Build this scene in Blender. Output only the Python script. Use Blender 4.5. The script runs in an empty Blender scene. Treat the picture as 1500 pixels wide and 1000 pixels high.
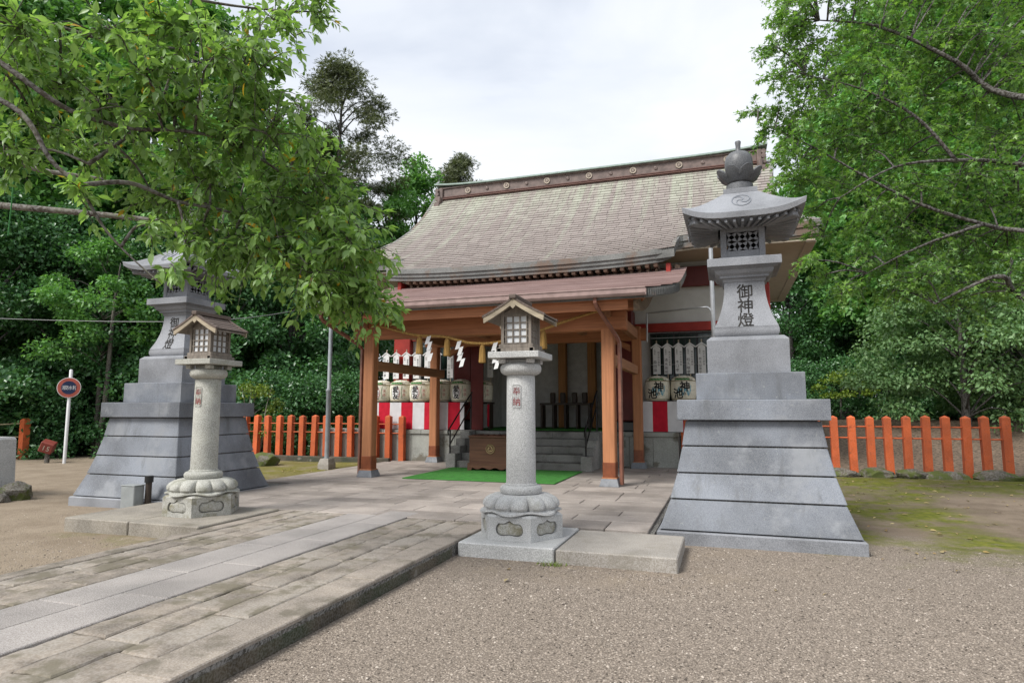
import bpy, bmesh, math, random
import numpy as np
from mathutils import Vector, Matrix
from mathutils.geometry import tessellate_polygon
PI = math.pi
scene = bpy.context.scene
COL = scene.collection
random.seed(7)

# ------------------------------------------------------------------ camera, sky, sun, exposure
FPX = 920.0
CAM = Vector((0, 0, 1.55))
_y = Vector((311.0, -100.0, FPX)).normalized()          # world axes seen from the camera (right, up, forward)
_z = Vector((0.0, FPX, 100.0)).normalized()
_x = _y.cross(_z).normalized()
if _x.x < 0: _x = -_x
cam_data = bpy.data.cameras.new('camera'); cam = bpy.data.objects.new('camera', cam_data); COL.objects.link(cam)
cam_data.sensor_width = 36.0; cam_data.lens = 36.0 * FPX / 1500.0; cam_data.clip_end = 2000; cam_data.clip_start = 0.05
right = Vector((_x.x, _y.x, _z.x)); up = Vector((_x.y, _y.y, _z.y)); fwd = Vector((_x.z, _y.z, _z.z))
cam.matrix_world = Matrix(((right.x, up.x, -fwd.x, CAM.x), (right.y, up.y, -fwd.y, CAM.y), (right.z, up.z, -fwd.z, CAM.z), (0, 0, 0, 1)))
scene.camera = cam
def at(u, v, d):                                        # survey helper: a point d metres ahead along that sight line
    c = Vector(((u - 750) / FPX, -(v - 500) / FPX, 1.0)) * d
    return CAM + right * c.x + up * c.y + fwd * c.z

SUN_EL, SUN_AZ = 48.0, 212.0                            # high veiled sun behind and left of the viewer
world = bpy.data.worlds.new('World'); scene.world = world; world.use_nodes = True
nt = world.node_tree; nt.nodes.clear()
wo = nt.nodes.new('ShaderNodeOutputWorld'); mx = nt.nodes.new('ShaderNodeMixShader')
b1 = nt.nodes.new('ShaderNodeBackground'); b2 = nt.nodes.new('ShaderNodeBackground')
sky = nt.nodes.new('ShaderNodeTexSky'); sky.sky_type = 'NISHITA'; sky.sun_disc = False
sky.sun_elevation = math.radians(SUN_EL); sky.sun_rotation = math.radians(SUN_AZ)
nt.links.new(sky.outputs[0], b1.inputs[0]); b1.inputs[1].default_value = 0.1
tc = nt.nodes.new('ShaderNodeTexCoord'); mp = nt.nodes.new('ShaderNodeMapping'); mp.inputs['Scale'].default_value = (1.0, 1.0, 2.2)
mp.inputs['Location'].default_value = (0.35, 0.2, 0.0)
nt.links.new(tc.outputs['Generated'], mp.inputs[0])
n1 = nt.nodes.new('ShaderNodeTexNoise'); n1.inputs['Scale'].default_value = 1.9; n1.inputs['Detail'].default_value = 6; n1.inputs['Roughness'].default_value = 0.5
n1.inputs['Distortion'].default_value = 0.35
nt.links.new(mp.outputs[0], n1.inputs[0])
rp = nt.nodes.new('ShaderNodeValToRGB'); e = rp.color_ramp.elements
e[0].position = 0.36; e[0].color = (0.225, 0.245, 0.285, 1); e[1].position = 0.62; e[1].color = (0.355, 0.361, 0.37, 1)
m_ = rp.color_ramp.elements.new(0.48); m_.color = (0.305, 0.319, 0.343, 1)
nt.links.new(n1.outputs[0], rp.inputs[0]); nt.links.new(rp.outputs[0], b2.inputs[0]); b2.inputs[1].default_value = 1.0
mx.inputs[0].default_value = 0.93
nt.links.new(b1.outputs[0], mx.inputs[1]); nt.links.new(b2.outputs[0], mx.inputs[2]); nt.links.new(mx.outputs[0], wo.inputs[0])
sl = bpy.data.lights.new('sun', 'SUN'); sl.energy = 1.5; sl.angle = math.radians(22); sl.color = (1.0, 0.97, 0.92)
sun = bpy.data.objects.new('sun', sl); COL.objects.link(sun)
_a = math.radians(SUN_AZ); _e = math.radians(SUN_EL)
sun_dir = Vector((math.sin(_a) * math.cos(_e), math.cos(_a) * math.cos(_e), math.sin(_e)))
sun.rotation_euler = sun_dir.to_track_quat('Z', 'Y').to_euler(); sun.location = (-5, -8, 20)
vs = scene.view_settings; vs.view_transform = 'Standard'; vs.look = 'None'; vs.exposure = 1.58; vs.gamma = 1.0; vs.use_curve_mapping = False
scene.cycles.max_bounces = 9; scene.cycles.diffuse_bounces = 6; scene.cycles.transmission_bounces = 6

# ------------------------------------------------------------------ materials
KA = 0.82                                                # common paint and stone level
class NT:
    def __init__(s, name):
        s.m = bpy.data.materials.new(name); s.m.use_nodes = True; s.t = s.m.node_tree; s.t.nodes.clear()
        s.out = s.t.nodes.new('ShaderNodeOutputMaterial')
    def n(s, typ, ins=None, **kw):
        d = s.t.nodes.new('ShaderNode' + typ)
        for k, v in kw.items(): setattr(d, k, v)
        for k, v in (ins or {}).items():
            if isinstance(v, bpy.types.NodeSocket): s.t.links.new(v, d.inputs[k])
            else: d.inputs[k].default_value = v
        return d
    def pos(s): return s.n('NewGeometry').outputs['Position']
    def noise(s, vec, scale, detail=4, rough=0.55, dist=0.0):
        return s.n('TexNoise', {'Vector': vec, 'Scale': scale, 'Detail': detail, 'Roughness': rough, 'Distortion': dist}).outputs[0]
    def ramp(s, f, lo, hi, a=0.0, b=1.0):
        return s.n('MapRange', {'Value': f, 'From Min': lo, 'From Max': hi, 'To Min': a, 'To Max': b}, interpolation_type='SMOOTHSTEP').outputs[0]
    def mix(s, f, a, b, blend='MIX'):
        d = s.n('Mix', data_type='RGBA', blend_type=blend)
        for i, v in ((0, f), (6, a), (7, b)):
            if isinstance(v, bpy.types.NodeSocket): s.t.links.new(v, d.inputs[i])
            else: d.inputs[i].default_value = (tuple(v) + (1,))[:4] if i else v
        return d.outputs[2]
    def math(s, op, a, b=0.0):
        d = s.n('Math', operation=op)
        for i, v in ((0, a), (1, b)):
            if isinstance(v, bpy.types.NodeSocket): s.t.links.new(v, d.inputs[i])
            else: d.inputs[i].default_value = v
        return d.outputs[0]
    def scalevec(s, vec, sc):
        return s.n('Mapping', {'Vector': vec, 'Scale': sc}).outputs[0]
    def done(s, col, rough=0.8, spec=0.3, bump=None, bstr=0.3, bdist=0.01, metal=0.0):
        p = s.n('BsdfPrincipled', {'Base Color': col if isinstance(col, bpy.types.NodeSocket) else (tuple(col) + (1,))[:4], 'Roughness': rough, 'Specular IOR Level': spec, 'Metallic': metal})
        if bump is not None:
            b = s.n('Bump', {'Height': bump, 'Strength': bstr, 'Distance': bdist}); s.t.links.new(b.outputs[0], p.inputs['Normal'])
        s.t.links.new(p.outputs[0], s.out.inputs[0]); return s.m

def stone(name, base, var=0.25, vscale=3.0, speck=0.25, sscale=120, rand=0.12, rough=0.8, stain=None, sth=(0.55, 0.7), stscale=2.0, bump=0.25, bscale=80, spec=0.25, second=None, streak=None):
    t = NT(name); p = t.pos(); base = Vector(base) * KA
    if stain: stain = Vector(stain) * KA
    if second: second = Vector(second) * KA
    c = t.mix(t.ramp(t.noise(p, vscale, 5), 0.3, 0.7), base * (1 - var), base * (1 + var))
    if second: c = t.mix(t.ramp(t.noise(p, vscale * 0.45, 4), 0.42, 0.62), c, second)
    if speck:
        sp = t.noise(p, sscale, 2, 0.6)
        c = t.mix(t.ramp(sp, 0.38, 0.62), t.mix(speck, c, (0, 0, 0)), t.mix(speck, c, Vector((1, 1, 1))))
    if rand:
        r = t.n('ObjectInfo').outputs['Random']
        c = t.mix(1.0, c, t.n('CombineColor', {0: t.ramp(r, 0, 1, 1 - rand, 1 + rand), 1: t.ramp(r, 0, 1, 1 - rand, 1 + rand), 2: t.ramp(r, 0, 1, 1 - rand, 1 + rand)}).outputs[0], 'MULTIPLY')
    if stain:
        c = t.mix(t.math('MULTIPLY', t.ramp(t.noise(p, stscale, 6, 0.65), sth[0], sth[1]), 0.85), c, stain)
    if streak:
        c = t.mix(t.math('MULTIPLY', t.ramp(t.noise(t.scalevec(p, (7, 7, 1.1)), 1.0, 5, 0.65), 0.54, 0.72), 0.55), c, streak)
        c = t.mix(t.math('MULTIPLY', t.ramp(t.noise(p, 26, 4, 0.7), 0.62, 0.70), 0.4), c, (0.36, 0.37, 0.34))
    return t.done(c, rough, spec, t.noise(p, bscale, 5, 0.6), bump, 0.01)

def timber(name, base, axis='z', var=0.25, rough=0.65, rand=0.1, grain=30, spec=0.3):
    t = NT(name); p = t.pos(); base = Vector(base) * KA
    sc = {'x': (1.2, grain, grain), 'y': (grain, 1.2, grain), 'z': (grain, grain, 1.2)}[axis]
    g = t.noise(t.scalevec(p, sc), 1.0, 5, 0.6)
    c = t.mix(t.ramp(g, 0.3, 0.7), base * (1 - var), base * (1 + var * 0.7))
    c = t.mix(t.math('MULTIPLY', t.ramp(t.noise(p, 2.2, 4), 0.45, 0.75), 0.35), c, base * 0.7)
    r = t.ramp(t.n('ObjectInfo').outputs['Random'], 0, 1, 1 - rand, 1 + rand)
    c = t.mix(1.0, c, t.n('CombineColor', {0: r, 1: r, 2: r}).outputs[0], 'MULTIPLY')
    return t.done(c, rough, spec, g, 0.35, 0.006)

def plain(name, col, rough=0.6, spec=0.3, var=0.12, metal=0.0, scale=6.0, bump=0.08):
    t = NT(name); p = t.pos(); col = Vector(col) * KA; nz = t.noise(p, scale, 5)
    return t.done(t.mix(t.ramp(nz, 0.3, 0.7), col * (1 - var), col * (1 + var)), rough, spec, t.noise(p, scale * 12, 3), bump, 0.003, metal)

def leafmat(name, cols, trans=0.3, yellow=0.0, rough=0.4, vein=False, spec=0.5):
    t = NT(name); g = t.n('NewGeometry'); rnd = g.outputs['Random Per Island']
    rp = t.n('ValToRGB', {0: rnd}); els = rp.color_ramp.elements
    k = len(cols)
    els[0].position = 0; els[0].color = (*cols[0], 1); els[1].position = 0.985 if yellow else 1.0; els[1].color = (*cols[-1], 1)
    for i in range(1, k - 1):
        q = els.new(i / (k - 1) * 0.97); q.color = (*cols[i], 1)
    c = rp.outputs[0]
    if yellow:
        hit = t.math('GREATER_THAN', t.n('TexWhiteNoise', {'W': rnd}, noise_dimensions='1D').outputs[0], 1 - yellow)
        c = t.mix(hit, c, (0.62, 0.36, 0.03))
    c = t.mix(t.ramp(t.noise(t.pos(), 0.9, 3), 0.35, 0.65, 0.0, 0.35), c, Vector(cols[0]) * 0.8)
    p = t.n('BsdfPrincipled', {'Base Color': c, 'Roughness': rough, 'Specular IOR Level': spec})
    tr = t.n('BsdfTranslucent', {'Color': t.mix(1.0, c, (1.15, 1.25, 0.55), 'MULTIPLY')})
    ms = t.n('MixShader', {0: trans, 1: p.outputs[0], 2: tr.outputs[0]})
    t.t.links.new(ms.outputs[0], t.out.inputs[0]); return t.m

M = {}
M['granite_dark'] = stone('dark_granite', (0.168, 0.185, 0.215), 0.36, 1.3, 0.09, 150, 0.17, 0.5, stain=(0.31, 0.323, 0.342), sth=(0.49, 0.68), stscale=1.9, bump=0.12, spec=0.4, streak=(0.11, 0.115, 0.12))
M['granite_deep'] = stone('finial_granite', (0.095, 0.10, 0.108), 0.3, 4, 0.07, 120, 0.05, 0.45, bump=0.1, spec=0.4)
M['granite_mid'] = stone('mid_granite', (0.23, 0.24, 0.262), 0.25, 2.0, 0.10, 150, 0.06, 0.6, bump=0.15)
M['granite_light'] = stone('light_granite', (0.52, 0.52, 0.505), 0.1, 4, 0.22, 110, 0.0, 0.7, stain=(0.36, 0.35, 0.29), sth=(0.58, 0.8), stscale=2.2, bump=0.15)
M['granite_aged'] = stone('aged_granite', (0.40, 0.395, 0.34), 0.15, 4, 0.2, 110, 0.0, 0.75, stain=(0.20, 0.20, 0.13), sth=(0.5, 0.75), stscale=3.0, bump=0.2)
M['granite_stain'] = stone('stained_granite', (0.41, 0.40, 0.35), 0.15, 5, 0.2, 110, 0.0, 0.75, stain=(0.21, 0.19, 0.11), sth=(0.46, 0.68), stscale=6.0, bump=0.25)
M['paver'] = stone('paving_granite', (0.345, 0.298, 0.262), 0.18, 2.0, 0.08, 110, 0.16, 0.8, stain=(0.21, 0.185, 0.16), sth=(0.5, 0.75), stscale=0.9, bump=0.3, bscale=60)
M['paver_pale'] = stone('pale_paving_granite', (0.325, 0.292, 0.27), 0.2, 1.5, 0.14, 120, 0.08, 0.85, stain=(0.25, 0.24, 0.225), sth=(0.52, 0.75), stscale=0.8, bump=0.4, bscale=120)
M['tuff'] = stone('worn_tuff', (0.285, 0.242, 0.198), 0.3, 4.5, 0.06, 60, 0.09, 0.9, stain=(0.19, 0.168, 0.122), sth=(0.48, 0.62), stscale=3.4, bump=1.0, bscale=9, second=(0.335, 0.295, 0.25))
M['kerb'] = stone('kerb_stone', (0.33, 0.28, 0.23), 0.22, 3, 0.08, 80, 0.1, 0.9, stain=(0.17, 0.15, 0.115), sth=(0.5, 0.68), stscale=2.8, bump=0.5, bscale=35)
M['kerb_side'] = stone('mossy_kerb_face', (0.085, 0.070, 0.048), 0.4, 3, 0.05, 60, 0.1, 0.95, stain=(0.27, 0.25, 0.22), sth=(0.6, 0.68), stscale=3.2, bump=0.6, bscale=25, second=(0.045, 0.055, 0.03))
M['mortar'] = stone('mortar', (0.10, 0.092, 0.078), 0.3, 3, 0.15, 60, 0, 0.95, bump=0.4)
M['concrete'] = stone('pale_concrete', (0.36, 0.325, 0.28), 0.15, 2.5, 0.12, 90, 0.06, 0.9, stain=(0.25, 0.225, 0.18), sth=(0.5, 0.75), stscale=1.6, bump=0.3)
M['concrete_aged'] = stone('aged_concrete', (0.275, 0.245, 0.20), 0.2, 2.5, 0.08, 90, 0.06, 0.9, stain=(0.18, 0.16, 0.12), sth=(0.5, 0.75), stscale=1.6, bump=0.3)
M['platform'] = stone('platform_stone', (0.36, 0.37, 0.335), 0.15, 2.0, 0.08, 60, 0.06, 0.9, stain=(0.17, 0.15, 0.115), sth=(0.55, 0.62), stscale=1.1, bump=0.3)
M['step'] = stone('step_stone', (0.24, 0.235, 0.215), 0.22, 2.5, 0.14, 80, 0.1, 0.9, stain=(0.13, 0.125, 0.11), sth=(0.5, 0.72), stscale=2.4, bump=0.3)
M['rock'] = stone('mossy_rock', (0.125, 0.11, 0.085), 0.4, 2.5, 0.08, 30, 0.15, 0.95, stain=(0.10, 0.13, 0.025), sth=(0.44, 0.56), stscale=3.0, bump=0.9, bscale=14)
M['pebble'] = None
M['vermilion_post'] = None
M['orange'] = stone('vermilion_paint', (0.58, 0.115, 0.028), 0.2, 2.0, 0.03, 60, 0.12, 0.65, stain=(0.26, 0.07, 0.035), sth=(0.56, 0.72), stscale=5.5, bump=0.08, spec=0.3)
M['red'] = plain('red_lacquer', (0.36, 0.035, 0.025), 0.5)
M['maroon'] = plain('maroon_lacquer', (0.145, 0.022, 0.018), 0.45)
M['wood'] = timber('porch_timber', (0.50, 0.215, 0.10), 'z', 0.18)
M['wood_x'] = timber('beam_timber', (0.50, 0.205, 0.095), 'x', 0.2)
M['wood_y'] = timber('tie_beam_timber', (0.40, 0.20, 0.105), 'y', 0.2)
M['wood_grey'] = timber('weathered_timber', (0.21, 0.155, 0.10), 'y', 0.4)
M['wood_lamp'] = timber('lamp_timber', (0.265, 0.228, 0.192), 'z', 0.3, 0.75)
M['wood_pale'] = timber('pale_bargeboard', (0.45, 0.38, 0.28), 'x', 0.2, 0.75)
M['wood_board'] = timber('lamp_roof_board', (0.155, 0.118, 0.10), 'y', 0.35, 0.7)
M['copper_shoe'] = plain('copper_shoe', (0.25, 0.075, 0.03), 0.45, 0.4, 0.2)
M['gutter'] = plain('copper_gutter', (0.42, 0.30, 0.275), 0.4, 0.4, 0.15, 0.15)
M['pipe'] = plain('copper_downpipe', (0.25, 0.11, 0.075), 0.4, 0.4, 0.2, 0.1)
M['fascia'] = stone('eave_fascia', (0.175, 0.178, 0.17), 0.3, 1.2, 0.05, 40, 0.05, 0.6, stain=(0.20, 0.135, 0.10), sth=(0.5, 0.62), stscale=1.0, bump=0.1)
M['ridge'] = plain('ridge_copper', (0.17, 0.125, 0.11), 0.5, 0.4, 0.25)
M['verdigris'] = plain('ridge_verdigris', (0.33, 0.42, 0.375), 0.6, 0.3, 0.15)
M['ridge_red'] = plain('ridge_red_line', (0.15, 0.075, 0.06), 0.5)
M['rafter'] = plain('rafter_end', (0.36, 0.255, 0.19), 0.7)
M['gilt'] = plain('gilt', (0.55, 0.42, 0.22), 0.35, 0.5, 0.15, 0.6)
M['medallion'] = plain('medallion', (0.40, 0.34, 0.27), 0.5, 0.4, 0.1, 0.2)
M['soffit'] = plain('soffit_board', (0.56, 0.48, 0.385), 0.8, 0.2, 0.05)
M['plaster'] = plain('white_plaster', (0.72, 0.72, 0.70), 0.9, 0.15, 0.04)
M['white'] = plain('white_board', (0.80, 0.80, 0.80), 0.6, 0.3, 0.03)
M['paper'] = plain('white_paper', (0.84, 0.84, 0.83), 0.8, 0.1, 0.03)
M['shoji'] = plain('lamp_pane', (0.74, 0.76, 0.78), 0.55, 0.3, 0.08, scale=14)
M['glass_dark'] = plain('window_pane', (0.022, 0.045, 0.038), 0.12, 0.5, 0.3)
M['iron'] = plain('black_iron', (0.018, 0.018, 0.018), 0.4, 0.4)
M['bars'] = plain('grey_lattice', (0.33, 0.34, 0.34), 0.5, 0.4)
M['steel'] = plain('galvanised_pipe', (0.52, 0.54, 0.57), 0.35, 0.5, 0.1, 0.3)
M['pole'] = plain('grey_pole_paint', (0.30, 0.325, 0.35), 0.45, 0.4, 0.1)
M['ink'] = plain('black_ink', (0.02, 0.02, 0.02), 0.7)
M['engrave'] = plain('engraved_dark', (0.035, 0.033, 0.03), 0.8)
M['red_ink'] = plain('red_inscription', (0.30, 0.022, 0.025), 0.6)
M['dark_stone'] = plain('black_stone_base', (0.035, 0.04, 0.04), 0.35, 0.5)
M['turf'] = stone('artificial_turf', (0.045, 0.235, 0.028), 0.18, 6, 0.05, 160, 0, 0.95, bump=0.9, bscale=240, spec=0.1)
M['rope'] = plain('straw_rope', (0.44, 0.265, 0.085), 0.8, 0.2, 0.25, scale=30, bump=0.5)
M['tassel'] = timber('straw_tassel', (0.38, 0.225, 0.065), 'z', 0.4, 0.85, 0.1, 60)
M['straw'] = plain('barrel_straw', (0.86, 0.82, 0.69), 0.85, 0.2, 0.12, scale=20, bump=0.4)
M['straw_rope'] = plain('barrel_rope', (0.40, 0.34, 0.22), 0.85, 0.2, 0.2, scale=30, bump=0.4)
M['barrel_green'] = plain('barrel_green', (0.06, 0.23, 0.07), 0.8)
M['barrel_blue'] = plain('barrel_blue', (0.20, 0.45, 0.56), 0.8)
M['barrel_pink'] = plain('barrel_pink', (0.62, 0.22, 0.19), 0.8)
M['cloth_red'] = plain('red_cloth', (0.56, 0.022, 0.045), 0.85, 0.1, 0.1, bump=0.3)
M['cloth_white'] = plain('white_cloth', (0.72, 0.71, 0.73), 0.85, 0.1, 0.05, bump=0.3)
M['box_wood'] = timber('offering_box_timber', (0.155, 0.072, 0.045), 'x', 0.3, 0.5)
M['bark'] = stone('bark', (0.10, 0.085, 0.066), 0.4, 5, 0.1, 30, 0.15, 0.95, stain=(0.17, 0.175, 0.13), sth=(0.5, 0.7), stscale=5, bump=1.0, bscale=22)
M['bark_dark'] = stone('dark_bark', (0.045, 0.038, 0.03), 0.35, 5, 0.1, 30, 0.15, 0.95, bump=1.0, bscale=22)
M['bark_pale'] = stone('lichen_bark', (0.20, 0.19, 0.15), 0.35, 7, 0.1, 30, 0.1, 0.95, stain=(0.27, 0.28, 0.22), sth=(0.5, 0.65), stscale=9, bump=1.0, bscale=22)
M['sign_red'] = plain('sign_red', (0.42, 0.10, 0.07), 0.5)
M['sign_blue'] = plain('sign_blue', (0.012, 0.025, 0.075), 0.45)
M['box_red'] = plain('box_red', (0.26, 0.06, 0.045), 0.5)
M['zinc'] = plain('zinc_box', (0.32, 0.34, 0.34), 0.5, 0.4, 0.12)
M['interior'] = plain('interior_wall', (0.70, 0.72, 0.70), 0.7, 0.3, 0.1)
M['interior_wood'] = timber('interior_pillar', (0.52, 0.25, 0.09), 'z', 0.2)
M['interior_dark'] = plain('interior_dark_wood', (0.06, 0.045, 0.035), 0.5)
M['leaf_cherry'] = leafmat('cherry_leaf', [(0.125, 0.219, 0.066), (0.198, 0.337, 0.095), (0.275, 0.439, 0.134), (0.366, 0.539, 0.222)], 0.48, 0.012)
M['leaf_maple'] = leafmat('maple_leaf', [(0.090, 0.193, 0.052), (0.153, 0.300, 0.070), (0.219, 0.399, 0.091), (0.314, 0.503, 0.132)], 0.48, 0.0)
M['leaf_dark'] = leafmat('evergreen_leaf', [(0.046, 0.128, 0.048), (0.074, 0.188, 0.065), (0.113, 0.255, 0.088)], 0.28, 0.0, 0.35, spec=0.5)
M['leaf_mid'] = leafmat('woodland_leaf', [(0.091, 0.229, 0.066), (0.151, 0.334, 0.089), (0.222, 0.449, 0.122)], 0.36, 0.0, 0.4, spec=0.45)
M['leaf_glossy'] = leafmat('glossy_leaf', [(0.094, 0.187, 0.069), (0.145, 0.266, 0.101), (0.230, 0.359, 0.159)], 0.3, 0.0, 0.45, spec=0.35)
M['leaf_conifer'] = leafmat('conifer_spray', [(0.070, 0.089, 0.039), (0.106, 0.129, 0.055), (0.148, 0.169, 0.077)], 0.2, 0.0, 0.6)
M['leaf_lime'] = leafmat('lime_leaf', [(0.10, 0.17, 0.02), (0.17, 0.25, 0.03), (0.25, 0.33, 0.05)], 0.3)
M['fallen'] = leafmat('fallen_leaf', [(0.30, 0.20, 0.06), (0.42, 0.34, 0.16), (0.22, 0.14, 0.06), (0.45, 0.40, 0.22)], 0.1)

def make_pebble():
    t = NT('gravel_pebble'); r = t.n('NewGeometry').outputs['Random Per Island']
    rp = t.n('ValToRGB', {0: r}); el = rp.color_ramp.elements
    el[0].color = (0.07, 0.06, 0.052, 1); el[1].color = (0.66, 0.60, 0.54, 1); q = el.new(0.45); q.color = (0.33, 0.285, 0.245, 1); q = el.new(0.9); q.color = (0.43, 0.375, 0.325, 1)
    return t.done(t.mix(1.0, rp.outputs[0], (KA * 0.97, KA * 0.94, KA * 0.90), 'MULTIPLY'), 0.9, 0.2)
M['pebble'] = make_pebble()

def make_ground():
    t = NT('ground'); p = t.pos(); s = t.n('SeparateXYZ', {0: p}); X, Y = s.outputs[0], s.outputs[1]
    wob = t.noise(p, 0.55, 5, 0.6); wob2 = t.noise(p, 1.7, 5, 0.65)
    Xw = t.math('ADD', X, t.math('MULTIPLY', t.math('SUBTRACT', wob, 0.5), 3.0)); Yw = t.math('ADD', Y, t.math('MULTIPLY', t.math('SUBTRACT', wob2, 0.5), 3.0))
    vor = t.n('TexVoronoi', {'Vector': p, 'Scale': 62.0}); vor2 = t.n('TexVoronoi', {'Vector': p, 'Scale': 130.0})
    cell = t.n('SeparateColor', {0: vor.outputs['Color']}).outputs[0]
    grav = t.mix(cell, (0.19, 0.158, 0.13), (0.56, 0.485, 0.415))
    grav = t.mix(t.ramp(vor.outputs['Distance'], 0.26, 0.55), grav, (0.14, 0.115, 0.095))
    cell2 = t.n('SeparateColor', {0: vor2.outputs['Color']}).outputs[1]
    grav = t.mix(0.4, grav, t.mix(cell2, (0.27, 0.23, 0.19), (0.50, 0.435, 0.375)))
    sand = t.mix(t.ramp(wob2, 0.3, 0.7), (0.28, 0.228, 0.172), (0.37, 0.31, 0.24))
    fine = t.noise(p, 90, 3); sand = t.mix(t.ramp(fine, 0.35, 0.65, 0.0, 0.3), sand, (0.15, 0.11, 0.075))
    soil = t.mix(t.ramp(wob2, 0.35, 0.65), (0.17, 0.135, 0.105), (0.26, 0.21, 0.165))
    soil = t.mix(t.ramp(fine, 0.45, 0.65, 0.0, 0.5), soil, (0.28, 0.225, 0.165))
    moss = t.mix(t.ramp(t.noise(p, 9, 4), 0.3, 0.7), (0.105, 0.135, 0.014), (0.21, 0.225, 0.030))
    moss = t.mix(t.ramp(wob, 0.35, 0.65), moss, (0.12, 0.125, 0.035))
    # gravel yard, sandy ground to the left, soil to the right
    c = t.mix(t.ramp(Yw, 8.0, 9.6), grav, soil)
    sandy = t.ramp(Xw, -4.2, -6.2); c = t.mix(sandy, c, sand)
    worn = t.math('MULTIPLY', t.math('MULTIPLY', t.ramp(Y, 5.3, 6.3), t.ramp(Y, 8.2, 7.0)), t.math('MULTIPLY', t.ramp(X, -2.9, -2.6), t.ramp(Xw, 1.0, -0.8)))
    c = t.mix(t.math('MULTIPLY', worn, t.ramp(wob2, 0.42, 0.6, 0.25, 0.75)), c, sand)
    def box(x0, x1, y0, y1, sx, sy):
        a = t.math('MULTIPLY', t.ramp(Xw, x0 - sx, x0 + sx), t.ramp(Xw, x1 + sx, x1 - sx)); b = t.math('MULTIPLY', t.ramp(Yw, y0 - sy, y0 + sy), t.ramp(Yw, y1 + sy, y1 - sy))
        return t.math('MULTIPLY', a, b)
    strip = box(1.0, 6.0, 13.4, 16.4, 0.8, 0.6); patch = t.math('MULTIPLY', box(0.8, 3.2, 8.0, 13.5, 0.5, 0.7), t.ramp(t.noise(p, 0.8, 5, 0.6), 0.34, 0.52))
    left = box(-12.5, -7.6, 10.0, 16.5, 0.7, 0.6)
    c = t.mix(t.math('MULTIPLY', t.math('MAXIMUM', strip, patch), t.ramp(t.noise(p, 2.4, 5, 0.7), 0.33, 0.55, 0.15, 0.95)), c, moss)
    c = t.mix(t.math('MULTIPLY', left, t.ramp(t.noise(p, 2.4, 5, 0.7), 0.30, 0.6, 0.35, 0.95)), c, t.mix(0.4, moss, (0.26, 0.21, 0.06)))
    edge = t.math('MULTIPLY', box(-7.6, -5.9, 5.75, 6.15, 0.3, 0.2), 0.35); c = t.mix(edge, c, moss)
    litter = t.math('MULTIPLY', t.ramp(Y, 16.4, 17.6), t.ramp(X, 0.0, 1.0))
    lit = t.mix(t.ramp(t.noise(p, 14, 4), 0.4, 0.62), (0.10, 0.078, 0.06), (0.26, 0.195, 0.145)); c = t.mix(litter, c, lit)
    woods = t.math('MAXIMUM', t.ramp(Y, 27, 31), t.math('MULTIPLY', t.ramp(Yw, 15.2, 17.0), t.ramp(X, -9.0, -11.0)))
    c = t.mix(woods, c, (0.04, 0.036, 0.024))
    h = t.math('ADD', t.math('ADD', t.math('MULTIPLY', vor.outputs['Distance'], -0.8), t.math('MULTIPLY', fine, 0.5)), t.math('MULTIPLY', t.noise(p, 6, 4), 2.5))
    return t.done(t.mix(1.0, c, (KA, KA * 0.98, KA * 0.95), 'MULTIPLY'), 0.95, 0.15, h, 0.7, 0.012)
M['ground'] = make_ground()

def make_roofmat():
    t = NT('copper_shingle'); g = t.n('NewGeometry'); p = g.outputs['Position']; rnd = g.outputs['Random Per Island']
    s = t.n('SeparateXYZ', {0: p})
    st = t.noise(t.scalevec(p, (3.6, 0.09, 0.07)), 1.0, 5, 0.62)
    st2 = t.noise(t.scalevec(p, (13.0, 0.2, 0.16)), 1.0, 3, 0.6)
    f = t.math('ADD', t.math('MULTIPLY', st, 0.7), t.math('MULTIPLY', st2, 0.3))
    hi = t.ramp(s.outputs[2], 5.6, 9.2, -0.045, 0.105)
    f = t.math('ADD', t.math('ADD', f, hi), t.math('MULTIPLY', t.math('SUBTRACT', rnd, 0.5), 0.05))
    brown = t.mix(rnd, (0.315, 0.270, 0.248), (0.37, 0.32, 0.295))
    green = t.mix(rnd, (0.385, 0.40, 0.315), (0.46, 0.47, 0.385))
    c = t.mix(t.ramp(f, 0.46, 0.72), brown, green)
    return t.done(t.mix(1.0, c, (KA, KA, KA), 'MULTIPLY'), 0.55, 0.35, t.noise(p, 30, 3), 0.1, 0.004)
M['shingle'] = make_roofmat()
def make_porchroof():
    t = NT('porch_copper'); p = t.pos(); f = t.noise(t.scalevec(p, (0.5, 5.0, 5.0)), 1.0, 5, 0.6)
    c = t.mix(t.ramp(f, 0.3, 0.7), (0.16, 0.098, 0.088), (0.275, 0.187, 0.172)); return t.done(c, 0.4, 0.4, f, 0.1, 0.004)
M['porch_copper'] = make_porchroof()

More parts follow.
